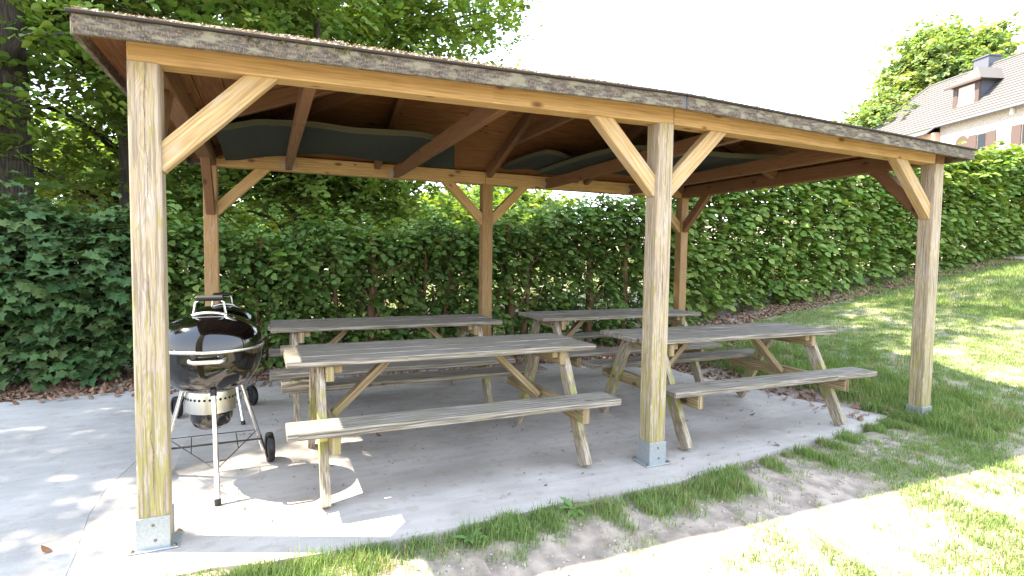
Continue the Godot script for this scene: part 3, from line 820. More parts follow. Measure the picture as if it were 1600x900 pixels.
# ---------------------------------------------------------------- kettle grill
func make_grill(label: String, at: Vector3, turn: float) -> Node3D:
	var g := thing("kettle_grill", label, "grill", at, turn, "kettle grills on the concrete")
	var ry := 0.797; var R := 0.272
	var prof := []
	for i in 15:
		var a := i / 14.0 * PI / 2
		prof.append(Vector2(R * pow(sin(a), 0.85), ry - 0.004 - 0.265 * pow(cos(a), 0.8)))
	var m := MB.new()
	m.lathe(prof + [Vector2(R + 0.004, ry)], 56)
	put(m.mesh(), "bowl", M.enamel, g)
	m = MB.new()
	prof = []
	for i in 15:
		var a := i / 14.0 * PI / 2
		prof.append(Vector2((R + 0.006) * pow(cos(a), 0.8), ry + 0.012 + 0.175 * pow(sin(a), 0.9)))
	prof[14].x = 0.0
	m.lathe([Vector2(R + 0.008, ry + 0.002)] + prof, 56)
	var lid := put(m.mesh(), "lid", M.enamel, g)
	m = MB.new()
	m.lathe([Vector2(R + 0.004, ry - 0.004), Vector2(R + 0.012, ry - 0.002), Vector2(R + 0.012, ry + 0.010), Vector2(R + 0.005, ry + 0.014)], 56)
	put(m.mesh(), "rim", M.alu, g)
	# lid handle: bracket, guard, grip
	var top := ry + 0.18
	m = MB.new()
	m.tube([Vector3(-0.085, top - 0.01, 0.02), Vector3(-0.072, top + 0.075, 0.02), Vector3(-0.05, top + 0.09, 0.02), Vector3(0.05, top + 0.09, 0.02), Vector3(0.072, top + 0.075, 0.02), Vector3(0.085, top - 0.01, 0.02)], [0.007, 0.007, 0.007, 0.007, 0.007, 0.007], 8)
	put(m.mesh(), "lid_bracket", M.alu, lid)
	m = MB.new()
	m.bar(0.15, 0.03, 0.034, 0.01, Vector2.ZERO, 1, 1, Transform3D(Basis.IDENTITY, Vector3(0, top + 0.1, 0.02)))
	put(m.mesh(), "lid_grip", M.black, lid)
	m = MB.new()
	var arc := []
	var rr := []
	for i in 9:
		var a := (i / 8.0 - 0.5) * 1.5
		arc.append(Vector3(sin(a) * 0.125, top - 0.012 + 0.03 * cos(a * 1.4), 0.055)); rr.append(0.011)
	m.tube(arc, rr, 8)
	put(m.mesh(), "heat_shield", M.alu, lid)
	m = MB.new()
	m.lathe([Vector2(0.055, 0), Vector2(0.055, 0.003), Vector2(0.045, 0.007), Vector2(0.012, 0.008), Vector2(0.010, 0.014), Vector2(0, 0.015)], 20)
	put(m.mesh(), "lid_vent", M.alu, lid, Transform3D(Basis(Vector3(0, 0, 1), -0.42), Vector3(0.125, ry + 0.157, 0.07)))
	# bowl side handles
	for s in [0.0, PI]:
		m = MB.new()
		m.tube([Vector3(-0.085, 0, 0), Vector3(-0.08, -0.004, 0.035), Vector3(-0.06, -0.006, 0.05), Vector3(0.06, -0.006, 0.05), Vector3(0.08, -0.004, 0.035), Vector3(0.085, 0, 0)], [0.011, 0.011, 0.011, 0.011, 0.011, 0.011], 8)
		put(m.mesh(), "side_handle", M.alu, g, Transform3D(Basis(Vector3.UP, s), Vector3(0, ry - 0.035, 0) + Vector3(sin(s), 0, cos(s)) * (R - 0.008)))
	# ash catcher: perforated aluminium collar over a black bucket
	m = MB.new()
	m.lathe([Vector2(0.122, 0.425), Vector2(0.130, 0.428), Vector2(0.130, 0.522), Vector2(0.126, 0.548)], 40)
	var col := put(m.mesh(), "ash_collar", M.alu, g)
	for i in 30:
		var a := TAU * i / 30.0
		m = MB.new()
		m.lathe([Vector2(0.0075, 0), Vector2(0.0075, 0.0012), Vector2(0, 0.0013)], 8)
		put(m.mesh(), "air_hole", M.hole, col, Transform3D(Basis(Vector3.UP, a) * Basis(Vector3.RIGHT, PI / 2), Vector3(sin(a) * 0.1302, 0.508, cos(a) * 0.1302)))
	m = MB.new()
	m.lathe([Vector2(0.0, 0.325), Vector2(0.075, 0.328), Vector2(0.096, 0.345), Vector2(0.112, 0.38), Vector2(0.116, 0.43)], 40)
	put(m.mesh(), "ash_bucket", M.enamel, g)
	# three legs, two of them on wheels
	var dirs := [0.12, 2.2, -2.2]
	var feet := []
	for i in 3:
		var d := Vector3(sin(dirs[i]), 0, cos(dirs[i]))
		var a := d * 0.175 + Vector3(0, 0.585, 0)
		var y1 := 0.012 if i == 0 else 0.085
		var b := d * (0.375 if i == 0 else 0.345) + Vector3(0, y1, 0)
		m = MB.new()
		m.tube([a, a.lerp(b, 0.45), a.lerp(b, 0.451), b], [0.0125, 0.0125, 0.014, 0.014], 12)
		var leg := put(m.mesh(), "leg", M.chrome, g)
		m = MB.new()
		m.tube([a.lerp(b, -0.06), a.lerp(b, 0.07)], [0.017, 0.017], 12)
		put(m.mesh(), "leg_socket", M.black, leg)
		if i == 0:
			m = MB.new()
			m.tube([a.lerp(b, 0.965), a.lerp(b, 1.02)], [0.017, 0.017], 12)
			put(m.mesh(), "foot_cap", M.black, leg)
		feet.append(a.lerp(b, 0.72))
		if i > 0:
			var ax := Vector3(cos(0.12), 0, -sin(0.12)) * (1.0 if i == 1 else -1.0)
			var c := Vector3(b.x, 0.094, b.z) + ax * 0.035
			var bas := Basis(ax.cross(Vector3.UP).normalized(), ax, ax.cross(ax.cross(Vector3.UP)).normalized())
			m = MB.new()
			m.lathe([Vector2(0.066, -0.016), Vector2(0.088, -0.02), Vector2(0.094, -0.012), Vector2(0.094, 0.012), Vector2(0.088, 0.02), Vector2(0.066, 0.016)], 28)
			var wh := put(m.mesh(), "wheel", M.black, g, Transform3D(Basis(bas.x, bas.y, bas.x.cross(bas.y)), c))
			m = MB.new()
			m.lathe([Vector2(0.0, -0.012), Vector2(0.067, -0.008), Vector2(0.067, 0.008), Vector2(0.02, 0.012), Vector2(0.018, 0.022), Vector2(0.0, 0.024)], 20)
			put(m.mesh(), "wheel_hub", M.black, wh)
	m = MB.new()
	m.tube([feet[1] + (feet[1] - feet[2]) * 0.06 - Vector3(0, 0.06, 0), feet[2] + (feet[2] - feet[1]) * 0.06 - Vector3(0, 0.06, 0)], [0.006, 0.006], 8)
	put(m.mesh(), "axle", M.black, g)
	# wire rack between the legs
	var mid: Vector3 = (feet[1] + feet[2]) / 2
	for pr in [[feet[0], feet[1]], [feet[0], feet[2]], [feet[1], feet[2]], [feet[0], mid], [feet[0].lerp(feet[1], 0.5), mid.lerp(feet[1], 0.5)], [feet[0].lerp(feet[2], 0.5), mid.lerp(feet[2], 0.5)], [feet[0].lerp(feet[1], 0.22), feet[0].lerp(feet[2], 0.22)]]:
		m = MB.new()
		m.tube([pr[0], pr[1]], [0.0028, 0.0028], 6)
		put(m.mesh(), "rack_wire", M.black, g)
	return g

# ---------------------------------------------------------------- leaves and plants
func add_leaf(m: MB, o: Vector3, dir: Vector3, side: Vector3, len: float, wid: float, droop := 0.12, lobed := false) -> void:
	var nn := side.cross(dir).normalized()
	var st := [[0.0, 0.0], [0.22, 0.78], [0.5, 1.0], [0.78, 0.62], [1.0, 0.0]]
	if lobed: st = [[0.0, 0.1], [0.2, 0.95], [0.38, 0.55], [0.55, 1.0], [0.72, 0.35], [1.0, 0.0]]
	for s in [-1, 1]:
		for i in st.size() - 1:
			var f := func(t: float, w: float) -> Vector3: return o + dir * (t * len) + side * (s * w * wid * 0.5) + nn * (w * wid * 0.14 - droop * len * t * t)
			var a: Vector3 = f.call(st[i][0], 0.0); var b: Vector3 = f.call(st[i + 1][0], 0.0)
			var c: Vector3 = f.call(st[i + 1][0], st[i + 1][1]); var d: Vector3 = f.call(st[i][0], st[i][1])
			if s > 0: m.tri(a, c, b); m.tri(a, d, c)
			else: m.tri(a, b, c); m.tri(a, c, d)

func sprig(sd: int, count: int, len: float, wid: float, spread: float, lobed := false) -> ArrayMesh:
	var m := MB.new()
	var r := RandomNumberGenerator.new(); r.seed = sd
	for i in count:
		var t := (i + 0.5) / count
		var s := 1.0 if i % 2 == 0 else -1.0
		var base := Vector3(r.randf_range(-0.2, 0.2) * spread * 0.3, r.randf_range(-0.12, 0.12) * spread, t * spread)
		var yaw := s * r.randf_range(0.5, 1.25) * (1.0 - t * 0.4)
		var dir := Vector3(sin(yaw), r.randf_range(-0.35, 0.25), cos(yaw)).normalized()
		var side := dir.cross(Vector3.UP).normalized()
		side = side.rotated(dir, r.randf_range(-0.6, 0.6))
		var k := r.randf_range(0.75, 1.15)
		add_leaf(m, base, dir, side, len * k, wid * k, r.randf_range(0.05, 0.25), lobed)
	return m.mesh()

func leaf_color(r: RandomNumberGenerator, kind: int) -> Color:
	var a := Color(0.095, 0.165, 0.032); var b := Color(0.170, 0.255, 0.055)
	if kind == 1: a = Color(0.080, 0.150, 0.036); b = Color(0.170, 0.265, 0.065)
	if kind == 2: a = Color(0.110, 0.190, 0.036); b = Color(0.195, 0.285, 0.066)
	if kind == 4: a = Color(0.050, 0.105, 0.038); b = Color(0.105, 0.175, 0.058)
	if kind == 3: a = Color(0.200, 0.290, 0.115); b = Color(0.270, 0.350, 0.155)  # house tree: greens paled, washed-out haze put into the leaf colour
	var c := a.lerp(b, r.randf())
	var k := r.randf_range(0.8, 1.2)
	return Color(c.r * k * r.randf_range(0.85, 1.2), c.g * k, c.b * k)

func hedge_top(x: float) -> float:
	var P := [[-9.0, 2.1], [-3.0, 1.95], [-1.2, 1.75], [-0.2, 1.60], [1.6, 1.64], [3.0, 1.80], [4.0, 1.85], [5.8, 2.35], [7.0, 2.8], [9.0, 3.1], [13.0, 3.45], [16.0, 3.85], [30.0, 5.6]]
	for i in P.size() - 1:
		if x < P[i + 1][0]: return lerpf(P[i][1], P[i + 1][1], clampf((x - P[i][0]) / (P[i + 1][0] - P[i][0]), 0, 1))
	return 6.2

func hedge(label: String, x0: float, x1: float, count: int, mesh: Mesh, kind: int, scale0: float, scale1: float, stems: int, open: float, sd: int, trunks := []) -> void:
	var r := RandomNumberGenerator.new(); r.seed = sd
	var h := thing("hedge", label, "hedge", Vector3((x0 + x1) / 2, ground_raw((x0 + x1) / 2, -4.3), -4.3))
	var off := h.position
	var list := []
	var tries := 0
	while list.size() < count and tries < count * 6:
		tries += 1
		var x := r.randf_range(x0, x1)
		var g := ground_raw(x, -4.2)
		var top := hedge_top(x) + 0.16 * gn.get_noise_1d(x * 2.3) + 0.10 * gn.get_noise_1d(x * 9.0)
		var f := r.randf()
		var y := lerpf(g + 0.06, top, pow(f, 0.85))
		var rel := (y - g) / (top - g)
		var bulge := 0.22 * gn.get_noise_2d(x * 2.2, y * 2.6) + 0.10 * gn.get_noise_2d(x * 7.0, y * 7.0)
		var zf := -3.86 - bulge - 0.12 * (1.0 - rel) + 0.22 * sstep(1.0, -2.5, x) - 0.25 * pow(rel, 6.0)
		var z := zf - pow(r.randf(), 1.6) * 0.95
		# thinner low down on the left part, so that stems and gaps show
		if open > 0.0 and rel < 0.72 and r.randf() < open * (0.35 + 0.9 * clampf(gn.get_noise_2d(x * 1.6 + 20.0, y * 1.6) * 2.0 + 0.3, 0.0, 1.0)): continue
		if rel > 0.95 and r.randf() < 0.5: y += r.randf() * r.randf() * 0.35
		var bare := false
		for q in trunks:
			if absf(x - q[0] - q[2] * rel) < 0.10 and z > -4.0 and rel > 0.12 and rel < 0.8 and r.randf() < 0.85: bare = true
		if bare: continue
		var yaw := r.randf_range(-1.1, 1.1)
		var pitch := r.randf_range(-0.5, 0.7)
		var b := Basis.from_euler(Vector3(pitch, yaw, r.randf_range(-0.5, 0.5)))
		var k := r.randf_range(scale0, scale1)
		list.append([Transform3D(b.scaled(Vector3(k, k, k)), Vector3(x, y, z) - off), leaf_color(r, kind)])
	var mm := multi(new_mm(mesh), list, "foliage", M.hedge_leaf, h)
	mm.set_meta("kind", "stuff")
	for q in trunks:
		var g := ground_raw(q[0], -4.0)
		var p := []; var rad := []
		for j in 7:
			var t := j / 6.0
			p.append(Vector3(q[0] + q[2] * t + 0.02 * sin(t * 9.0 + q[0]), lerpf(g - 0.05, hedge_top(q[0]) - 0.08, t), -4.0 + 0.03 * sin(t * 6.0)) - off)
			rad.append(q[1] * (1.0 - 0.45 * t) * (1.0 + 0.12 * sin(j * 2.1 + q[0] * 5.0)))
		var tm := MB.new(); tm.tube(p, rad, 9)
		put(tm.mesh(), "trunk", M.stem, h)
		for j in 3:
			var a: Vector3 = p[2 + j]
			tm = MB.new()
			var sx := 1.0 if j % 2 == 0 else -1.0
			tm.tube([a, a + Vector3(sx * 0.12, 0.14, 0.05), a + Vector3(sx * 0.2, 0.36, 0.09)], [q[1] * 0.4, q[1] * 0.3, q[1] * 0.12], 6)
			put(tm.mesh(), "branch", M.stem, h)
	for i in stems:
		var x := lerpf(x0, x1, (i + r.randf_range(0.2, 0.8)) / stems)
		var g := ground_raw(x, -4.3)
		var top := hedge_top(x) - r.randf_range(0.1, 0.5)
		var p := []; var rad := []
		var lx := r.randf_range(-0.18, 0.18); var rr := r.randf_range(0.012, 0.032) if r.randf() < 0.75 else r.randf_range(0.04, 0.06)
		var z0 := r.randf_range(-4.45, -4.02)
		for j in 6:
			var t := j / 5.0
			p.append(Vector3(x + lx * t + 0.03 * sin(t * 7.0 + i), lerpf(g - 0.05, top, t), z0 + 0.05 * sin(t * 5.0 + i * 2.0)) - off)
			rad.append(rr * (1.0 - 0.6 * t))
		var m := MB.new(); m.tube(p, rad, 7)
		put(m.mesh(), "stem", M.stem, h)
		if rr > 0.02:
			for q in 2:
				var t0 := r.randf_range(0.4, 0.8)
				var a: Vector3 = p[int(t0 * 5)]
				m = MB.new()
				m.tube([a, a + Vector3(r.randf_range(-0.2, 0.2), 0.2, r.randf_range(0, 0.15)), a + Vector3(r.randf_range(-0.4, 0.4), 0.45, r.randf_range(0, 0.3))], [rr * 0.5, rr * 0.35, rr * 0.15], 6)
				put(m.mesh(), "branch", M.stem, h)

# tree: trunk through pts; clumps of foliage in the ellipsoids [centre, radii, clumps]
func tree(called: String, label: String, pts: Array, r0: float, crowns: Array, per: int, mesh: Mesh, k0: float, k1: float, kind: int, sd: int, clump_r := 0.85, group := "") -> Node3D:
	var r := RandomNumberGenerator.new(); r.seed = sd
	var base: Vector3 = pts[0]
	var t := thing(called, label, "tree", base, 0.0, group)
	var m := MB.new()
	var p := []; var rad := []
	var n := 14
	for i in n + 1:
		var f := float(i) / n * (pts.size() - 1); var j := mini(int(f), pts.size() - 2)
		var a: Vector3 = pts[maxi(j - 1, 0)]; var b: Vector3 = pts[j]; var c: Vector3 = pts[j + 1]; var d: Vector3 = pts[mini(j + 2, pts.size() - 1)]
		var q: Vector3 = b.cubic_interpolate(c, a, d, f - j)
		p.append(q - base)
		var u := float(i) / n
		rad.append(r0 * (1.0 - 0.72 * u) * (1.35 if i == 0 else 1.0))
	m.tube(p, rad, 12)
	put(m.mesh(), "trunk", M.bark, t)
	var list := []
	for cr in crowns:
		for i in cr[2]:
			var d := Vector3(r.randfn(), r.randfn(), r.randfn()).normalized() * pow(r.randf(), 0.45)
			var c: Vector3 = cr[0] + d * cr[1]
			var cl := c - base
			# limb from the trunk to the clump
			if i % 3 == 0:
				var best := 1
				for j in range(1, p.size()):
					if p[j].y < cl.y - 0.25 * Vector2(cl.x - p[j].x, cl.z - p[j].z).length(): best = j
				var a: Vector3 = p[best]
				var mid := a.lerp(cl, 0.5) + Vector3(r.randf_range(-0.3, 0.3), 0.12 * (cl - a).length(), r.randf_range(-0.3, 0.3))
				var lm := MB.new()
				var lr: float = clampf(rad[best] * 0.42, 0.02, 0.09)
				lm.tube([a, a.lerp(mid, 0.55) + Vector3(0, 0.1, 0), mid, cl], [lr, lr * 0.75, lr * 0.5, lr * 0.15], 6)
				put(lm.mesh(), "limb", M.bark, t)
			var tone := r.randf_range(0.82, 1.15)
			for j in per:
				var e := Vector3(r.randfn(), r.randfn() * 0.55, r.randfn()) * clump_r * 0.5
				var b := Basis.from_euler(Vector3(r.randf_range(-0.5, 0.6), r.randf() * TAU, r.randf_range(-0.5, 0.5)))
				var k := r.randf_range(k0, k1)
				var col := leaf_color(r, kind)
				list.append([Transform3D(b.scaled(Vector3(k, k, k)), cl + e), Color(col.r * tone, col.g * tone, col.b * tone)])
	var mm := multi(new_mm(mesh), list, "crown", M.leaf, t)
	mm.set_meta("kind", "stuff")
	return t

func grass_tuft(sd: int, blades: int, h: float, spread: float, wid: float) -> ArrayMesh:
	var m := MB.new()
	var r := RandomNumberGenerator.new(); r.seed = sd
	for i in blades:
		var a := r.randf() * TAU
		var o := Vector3(r.randfn() * spread, -0.01, r.randfn() * spread)
		var d := Vector3(cos(a), 0, sin(a))
		var s := Vector3(-d.z, 0, d.x) * wid * r.randf_range(0.7, 1.2)
		var hh := h * r.randf_range(0.5, 1.15); var lean := r.randf_range(0.1, 0.75) * hh
		var p1 := o + Vector3(0, hh * 0.55, 0) + d * lean * 0.3
		var p2 := o + Vector3(0, hh, 0) + d * lean
		m.tri(o - s, p1 - s * 0.8, p1 + s * 0.8); m.tri(o - s, p1 + s * 0.8, o + s); m.tri(p1 - s * 0.8, p2, p1 + s * 0.8)
	return m.mesh()

func grass_color(r: RandomNumberGenerator) -> Color:
	var c := Color(0.130, 0.215, 0.050).lerp(Color(0.215, 0.290, 0.090), r.randf())
	if r.randf() < 0.10: c = Color(0.30, 0.27, 0.13)
	var k := r.randf_range(0.8, 1.2)
	return Color(c.r * k, c.g * k, c.b * k)

func build_grass() -> void:
	var r := RandomNumberGenerator.new(); r.seed = 77
	var tufts := [grass_tuft(1, 12, 0.036, 0.03, 0.0022), grass_tuft(2, 10, 0.05, 0.028, 0.0022), grass_tuft(3, 18, 0.105, 0.03, 0.0026)]
	var lists := [[], [], []]
	var add := func(x: float, z: float, k: int, s: float) -> void:
		if in_slab(x, z): return
		var b := Basis.from_euler(Vector3(r.randf_range(-0.15, 0.15), r.randf() * TAU, 0)).scaled(Vector3(s, s * r.randf_range(0.75, 1.2), s))
		lists[k].append([Transform3D(b, Vector3(x, ground_h(x, z), z)), grass_color(r)])
	# near lawn
	for i in 120000:
		var x := r.randf_range(-0.2, 10.0); var z := r.randf_range(-3.8, 2.9)
		var t := turf(x, z)
		if r.randf() > 0.03 + pow(t, 1.3) * 0.92: continue
		if x < 5.25 and z < 0.2: continue
		var near := sstep(9.0, 3.0, Vector2(x - 0.54, z - 2.88).length())
		if r.randf() > 0.35 + 0.65 * near: continue
		add.call(x, z, 0 if r.randf() < 0.7 else 1, r.randf_range(0.75, 1.25))
	# longer tufts along the slab edge, on the bank and round the right post
	for i in 2300:
		var x := r.randf_range(0.15, 6.6)
		var n := gn.get_noise_1d(x * 7.0 + 5.0) + 0.5 * gn.get_noise_1d(x * 2.0 + 50.0)
		if n < (-0.3 if x < 1.05 else 0.02): continue
		var edge := 0.31 if x < 2.9 else 0.31 - 0.19 * (x - 2.9)
		var z := edge + 0.02 + absf(r.randfn()) * (0.09 + 0.2 * clampf(n, 0.0, 0.5))
		add.call(x, z, 2, r.randf_range(0.2, 0.55) + clampf(n, 0.0, 0.28))
	for i in 1500:
		var x := 5.45 + absf(r.randfn()) * 0.55; var z := r.randf_range(-2.9, 0.5)
		add.call(x, z, 2, r.randf_range(0.5, 1.1))
	# farther lawn up the slope
	for i in 60000:
		var x := r.randf_range(9.5, 30.0); var z := r.randf_range(-4.0, 4.0)
		if r.randf() > turf(x, z) or r.randf() > sstep(30.0, 8.0, x) + 0.15: continue
		add.call(x, z, 1, r.randf_range(1.1, 1.9))
	# rank grass behind the hedge and the meadow beyond
	for i in 9000:
		add.call(r.randf_range(-14, 16), r.randf_range(-26, -5.2), 2, r.randf_range(1.2, 3.0))
	var g := thing("lawn_grass", "short green lawn grass around the bare soil and up the slope", "grass")
	g.set_meta("kind", "stuff")
	for k in 3:
		var o := multi(new_mm(tufts[k]), lists[k], "grass_blades", M.grass, g)
		o.set_meta("kind", "stuff")
	# broad-leaved weeds at the slab edge and the bank
	var spots := [[1.42, 0.42], [1.62, 0.40], [2.02, 0.36], [5.52, -0.35], [5.58, -0.62], [5.55, -0.95], [6.0, -0.25]]
	for i in spots.size():
		var m := MB.new()
		var x: float = spots[i][0]; var z: float = spots[i][1]
		for j in 9:
			var a := j * 2.4 + i
			var d := Vector3(cos(a), r.randf_range(0.25, 0.9), sin(a)).normalized()
			add_leaf(m, Vector3.ZERO, d, d.cross(Vector3.UP).normalized(), r.randf_range(0.06, 0.11), 0.035, 0.35)
		var w := put(m.mesh(), "broadleaf_weed", M.weed, self)
		w.position = Vector3(x, ground_h(x, z) + 0.005, z)
		tag(w, "low rosette weed with broad leaves at the edge of the concrete" if i < 3 else "leafy weed growing on the grass bank beside the right post", "weed", "weeds by the slab edge" if i < 3 else "weeds on the bank")

func build_litter() -> void:
	var r := RandomNumberGenerator.new(); r.seed = 91
	var m := MB.new()
	add_leaf(m, Vector3(0, 0.004, -0.03), Vector3(0, 0.1, 1).normalized(), Vector3.RIGHT, 0.062, 0.04, 0.3)
	var mesh := m.mesh()
	var list := []
	var brown := func() -> Color:
		var c := Color(0.17, 0.09, 0.055).lerp(Color(0.32, 0.20, 0.13), r.randf())
		return c * r.randf_range(0.7, 1.15)
	for i in 6500:
		var x := r.randf_range(-4.0, 6.2); var z := r.randf_range(-4.3, -3.15)
		if x > 5.0: z = r.randf_range(-4.2, -2.4)
		var y := 0.004 if in_slab(x, z) else ground_h(x, z)
		if in_slab(x, z) and r.randf() > 0.25 * sstep(-2.9, -3.4, z): continue
		list.append([Transform3D(Basis.from_euler(Vector3(r.randf_range(-0.5, 0.5), r.randf() * TAU, r.randf_range(-0.5, 0.5))), Vector3(x, y + r.randf() * 0.02, z)), brown.call()])
	for i in 900:     # on the bank along the right edge of the slab and in front of the left bush
		var x := r.randf_range(5.0, 5.6); var z := r.randf_range(-3.0, -0.15)
		if r.randf() < 0.4: x = r.randf_range(-4.0, -0.3); z = r.randf_range(-3.75, -3.2)
		var y := 0.004 if in_slab(x, z) else ground_h(x, z)
		if in_slab(x, z) and r.randf() < 0.85: continue
		list.append([Transform3D(Basis.from_euler(Vector3(r.randf_range(-0.5, 0.5), r.randf() * TAU, r.randf_range(-0.5, 0.5))), Vector3(x, y + 0.006, z)), brown.call()])
	for i in 2600:    # along the foot of the hedge up the slope
		var x := r.randf_range(5.6, 15.0); var z := -3.45 - absf(r.randfn()) * 0.3
		list.append([Transform3D(Basis.from_euler(Vector3(r.randf_range(-0.5, 0.5), r.randf() * TAU, r.randf_range(-0.5, 0.5))), Vector3(x, ground_h(x, z) + 0.006, z)), brown.call()])
	for i in 500:     # bits of twig and bud scales on the concrete
		var x := r.randf_range(0.2, 5.0); var z := r.randf_range(-3.1, 0.1)
		if not in_slab(x, z): continue
		var k := r.randf_range(0.12, 0.4)
		list.append([Transform3D(Basis.from_euler(Vector3(0, r.randf() * TAU, 0)).scaled(Vector3(k, k, k)), Vector3(x, 0.004, z)), brown.call()])
	var g := multi(new_mm(mesh), list, "leaf_litter", M.litter, self)
	tag(g, "brown fallen leaves lying thick along the foot of the hedge", "leaf litter", "", "stuff")
	# crumbs of earth and small stones on the bare soil
	var pm := MB.new()
	pm.lathe([Vector2(0.0, -0.004), Vector2(0.006, -0.002), Vector2(0.0075, 0.001), Vector2(0.004, 0.0045), Vector2(0.0, 0.005)], 6)
	var peb := []
	for i in 16000:
		var x := r.randf_range(0.1, 6.0); var z := r.randf_range(-0.2, 2.6)
		if in_slab(x, z) or turf(x, z) > 0.45: continue
		var k := 0.25 + pow(r.randf(), 4.0) * 1.3
		var c := Color(0.34, 0.27, 0.21).lerp(Color(0.45, 0.40, 0.34), r.randf()) * r.randf_range(0.6, 1.1)
		peb.append([Transform3D(Basis.from_euler(Vector3(r.randf(), r.randf() * TAU, r.randf())).scaled(Vector3(k, k * r.randf_range(0.5, 1.0), k * r.randf_range(0.6, 1.4))), Vector3(x, ground_h(x, z) + 0.001, z)), c])
	var pg := multi(new_mm(pm.mesh()), peb, "soil_crumbs", M.litter, self)
	tag(pg, "crumbs of earth and small stones on the bare soil strip", "stones", "", "stuff")
	# single leaves lying on the slab
	var big := MB.new()
	add_leaf(big, Vector3(0, 0.004, -0.026), Vector3(0, 0.12, 1).normalized(), Vector3.RIGHT, 0.052, 0.036, 0.35)
	var bm := big.mesh()
	var mt := mat_std(Color(0.42, 0.29, 0.20), 0.9)
	for q in [[-0.37, -0.15], [1.55, -1.35], [1.95, -1.5], [1.75, -1.62], [1.28, -1.22], [2.3, -1.05], [3.3, -1.35], [3.55, -1.6], [4.35, -0.62], [3.9, 0.02]]:
		var o := put(bm, "fallen_leaf", mt, self, Transform3D(Basis(Vector3.UP, r.randf() * TAU), Vector3(q[0], 0.005, q[1])))
		tag(o, "single dry brown leaf lying on the bare concrete", "leaf", "single leaves on the concrete")

# ---------------------------------------------------------------- house on the slope
const HOUSE_Y := -4.2
func hbox(called: String, x0: float, x1: float, y0: float, y1: float, z0: float, z1: float, mat: Material, parent: Node) -> MeshInstance3D:
	var m := MB.new()
	m.bar(x1 - x0, y1 - y0, z1 - z0, 0.01, Vector2(rng.randf(), rng.randf()))
	return put(m.mesh(), called, mat, parent, Transform3D(Basis.IDENTITY, Vector3((x0 + x1) / 2, (y0 + y1) / 2 + HOUSE_Y, (z0 + z1) / 2)))

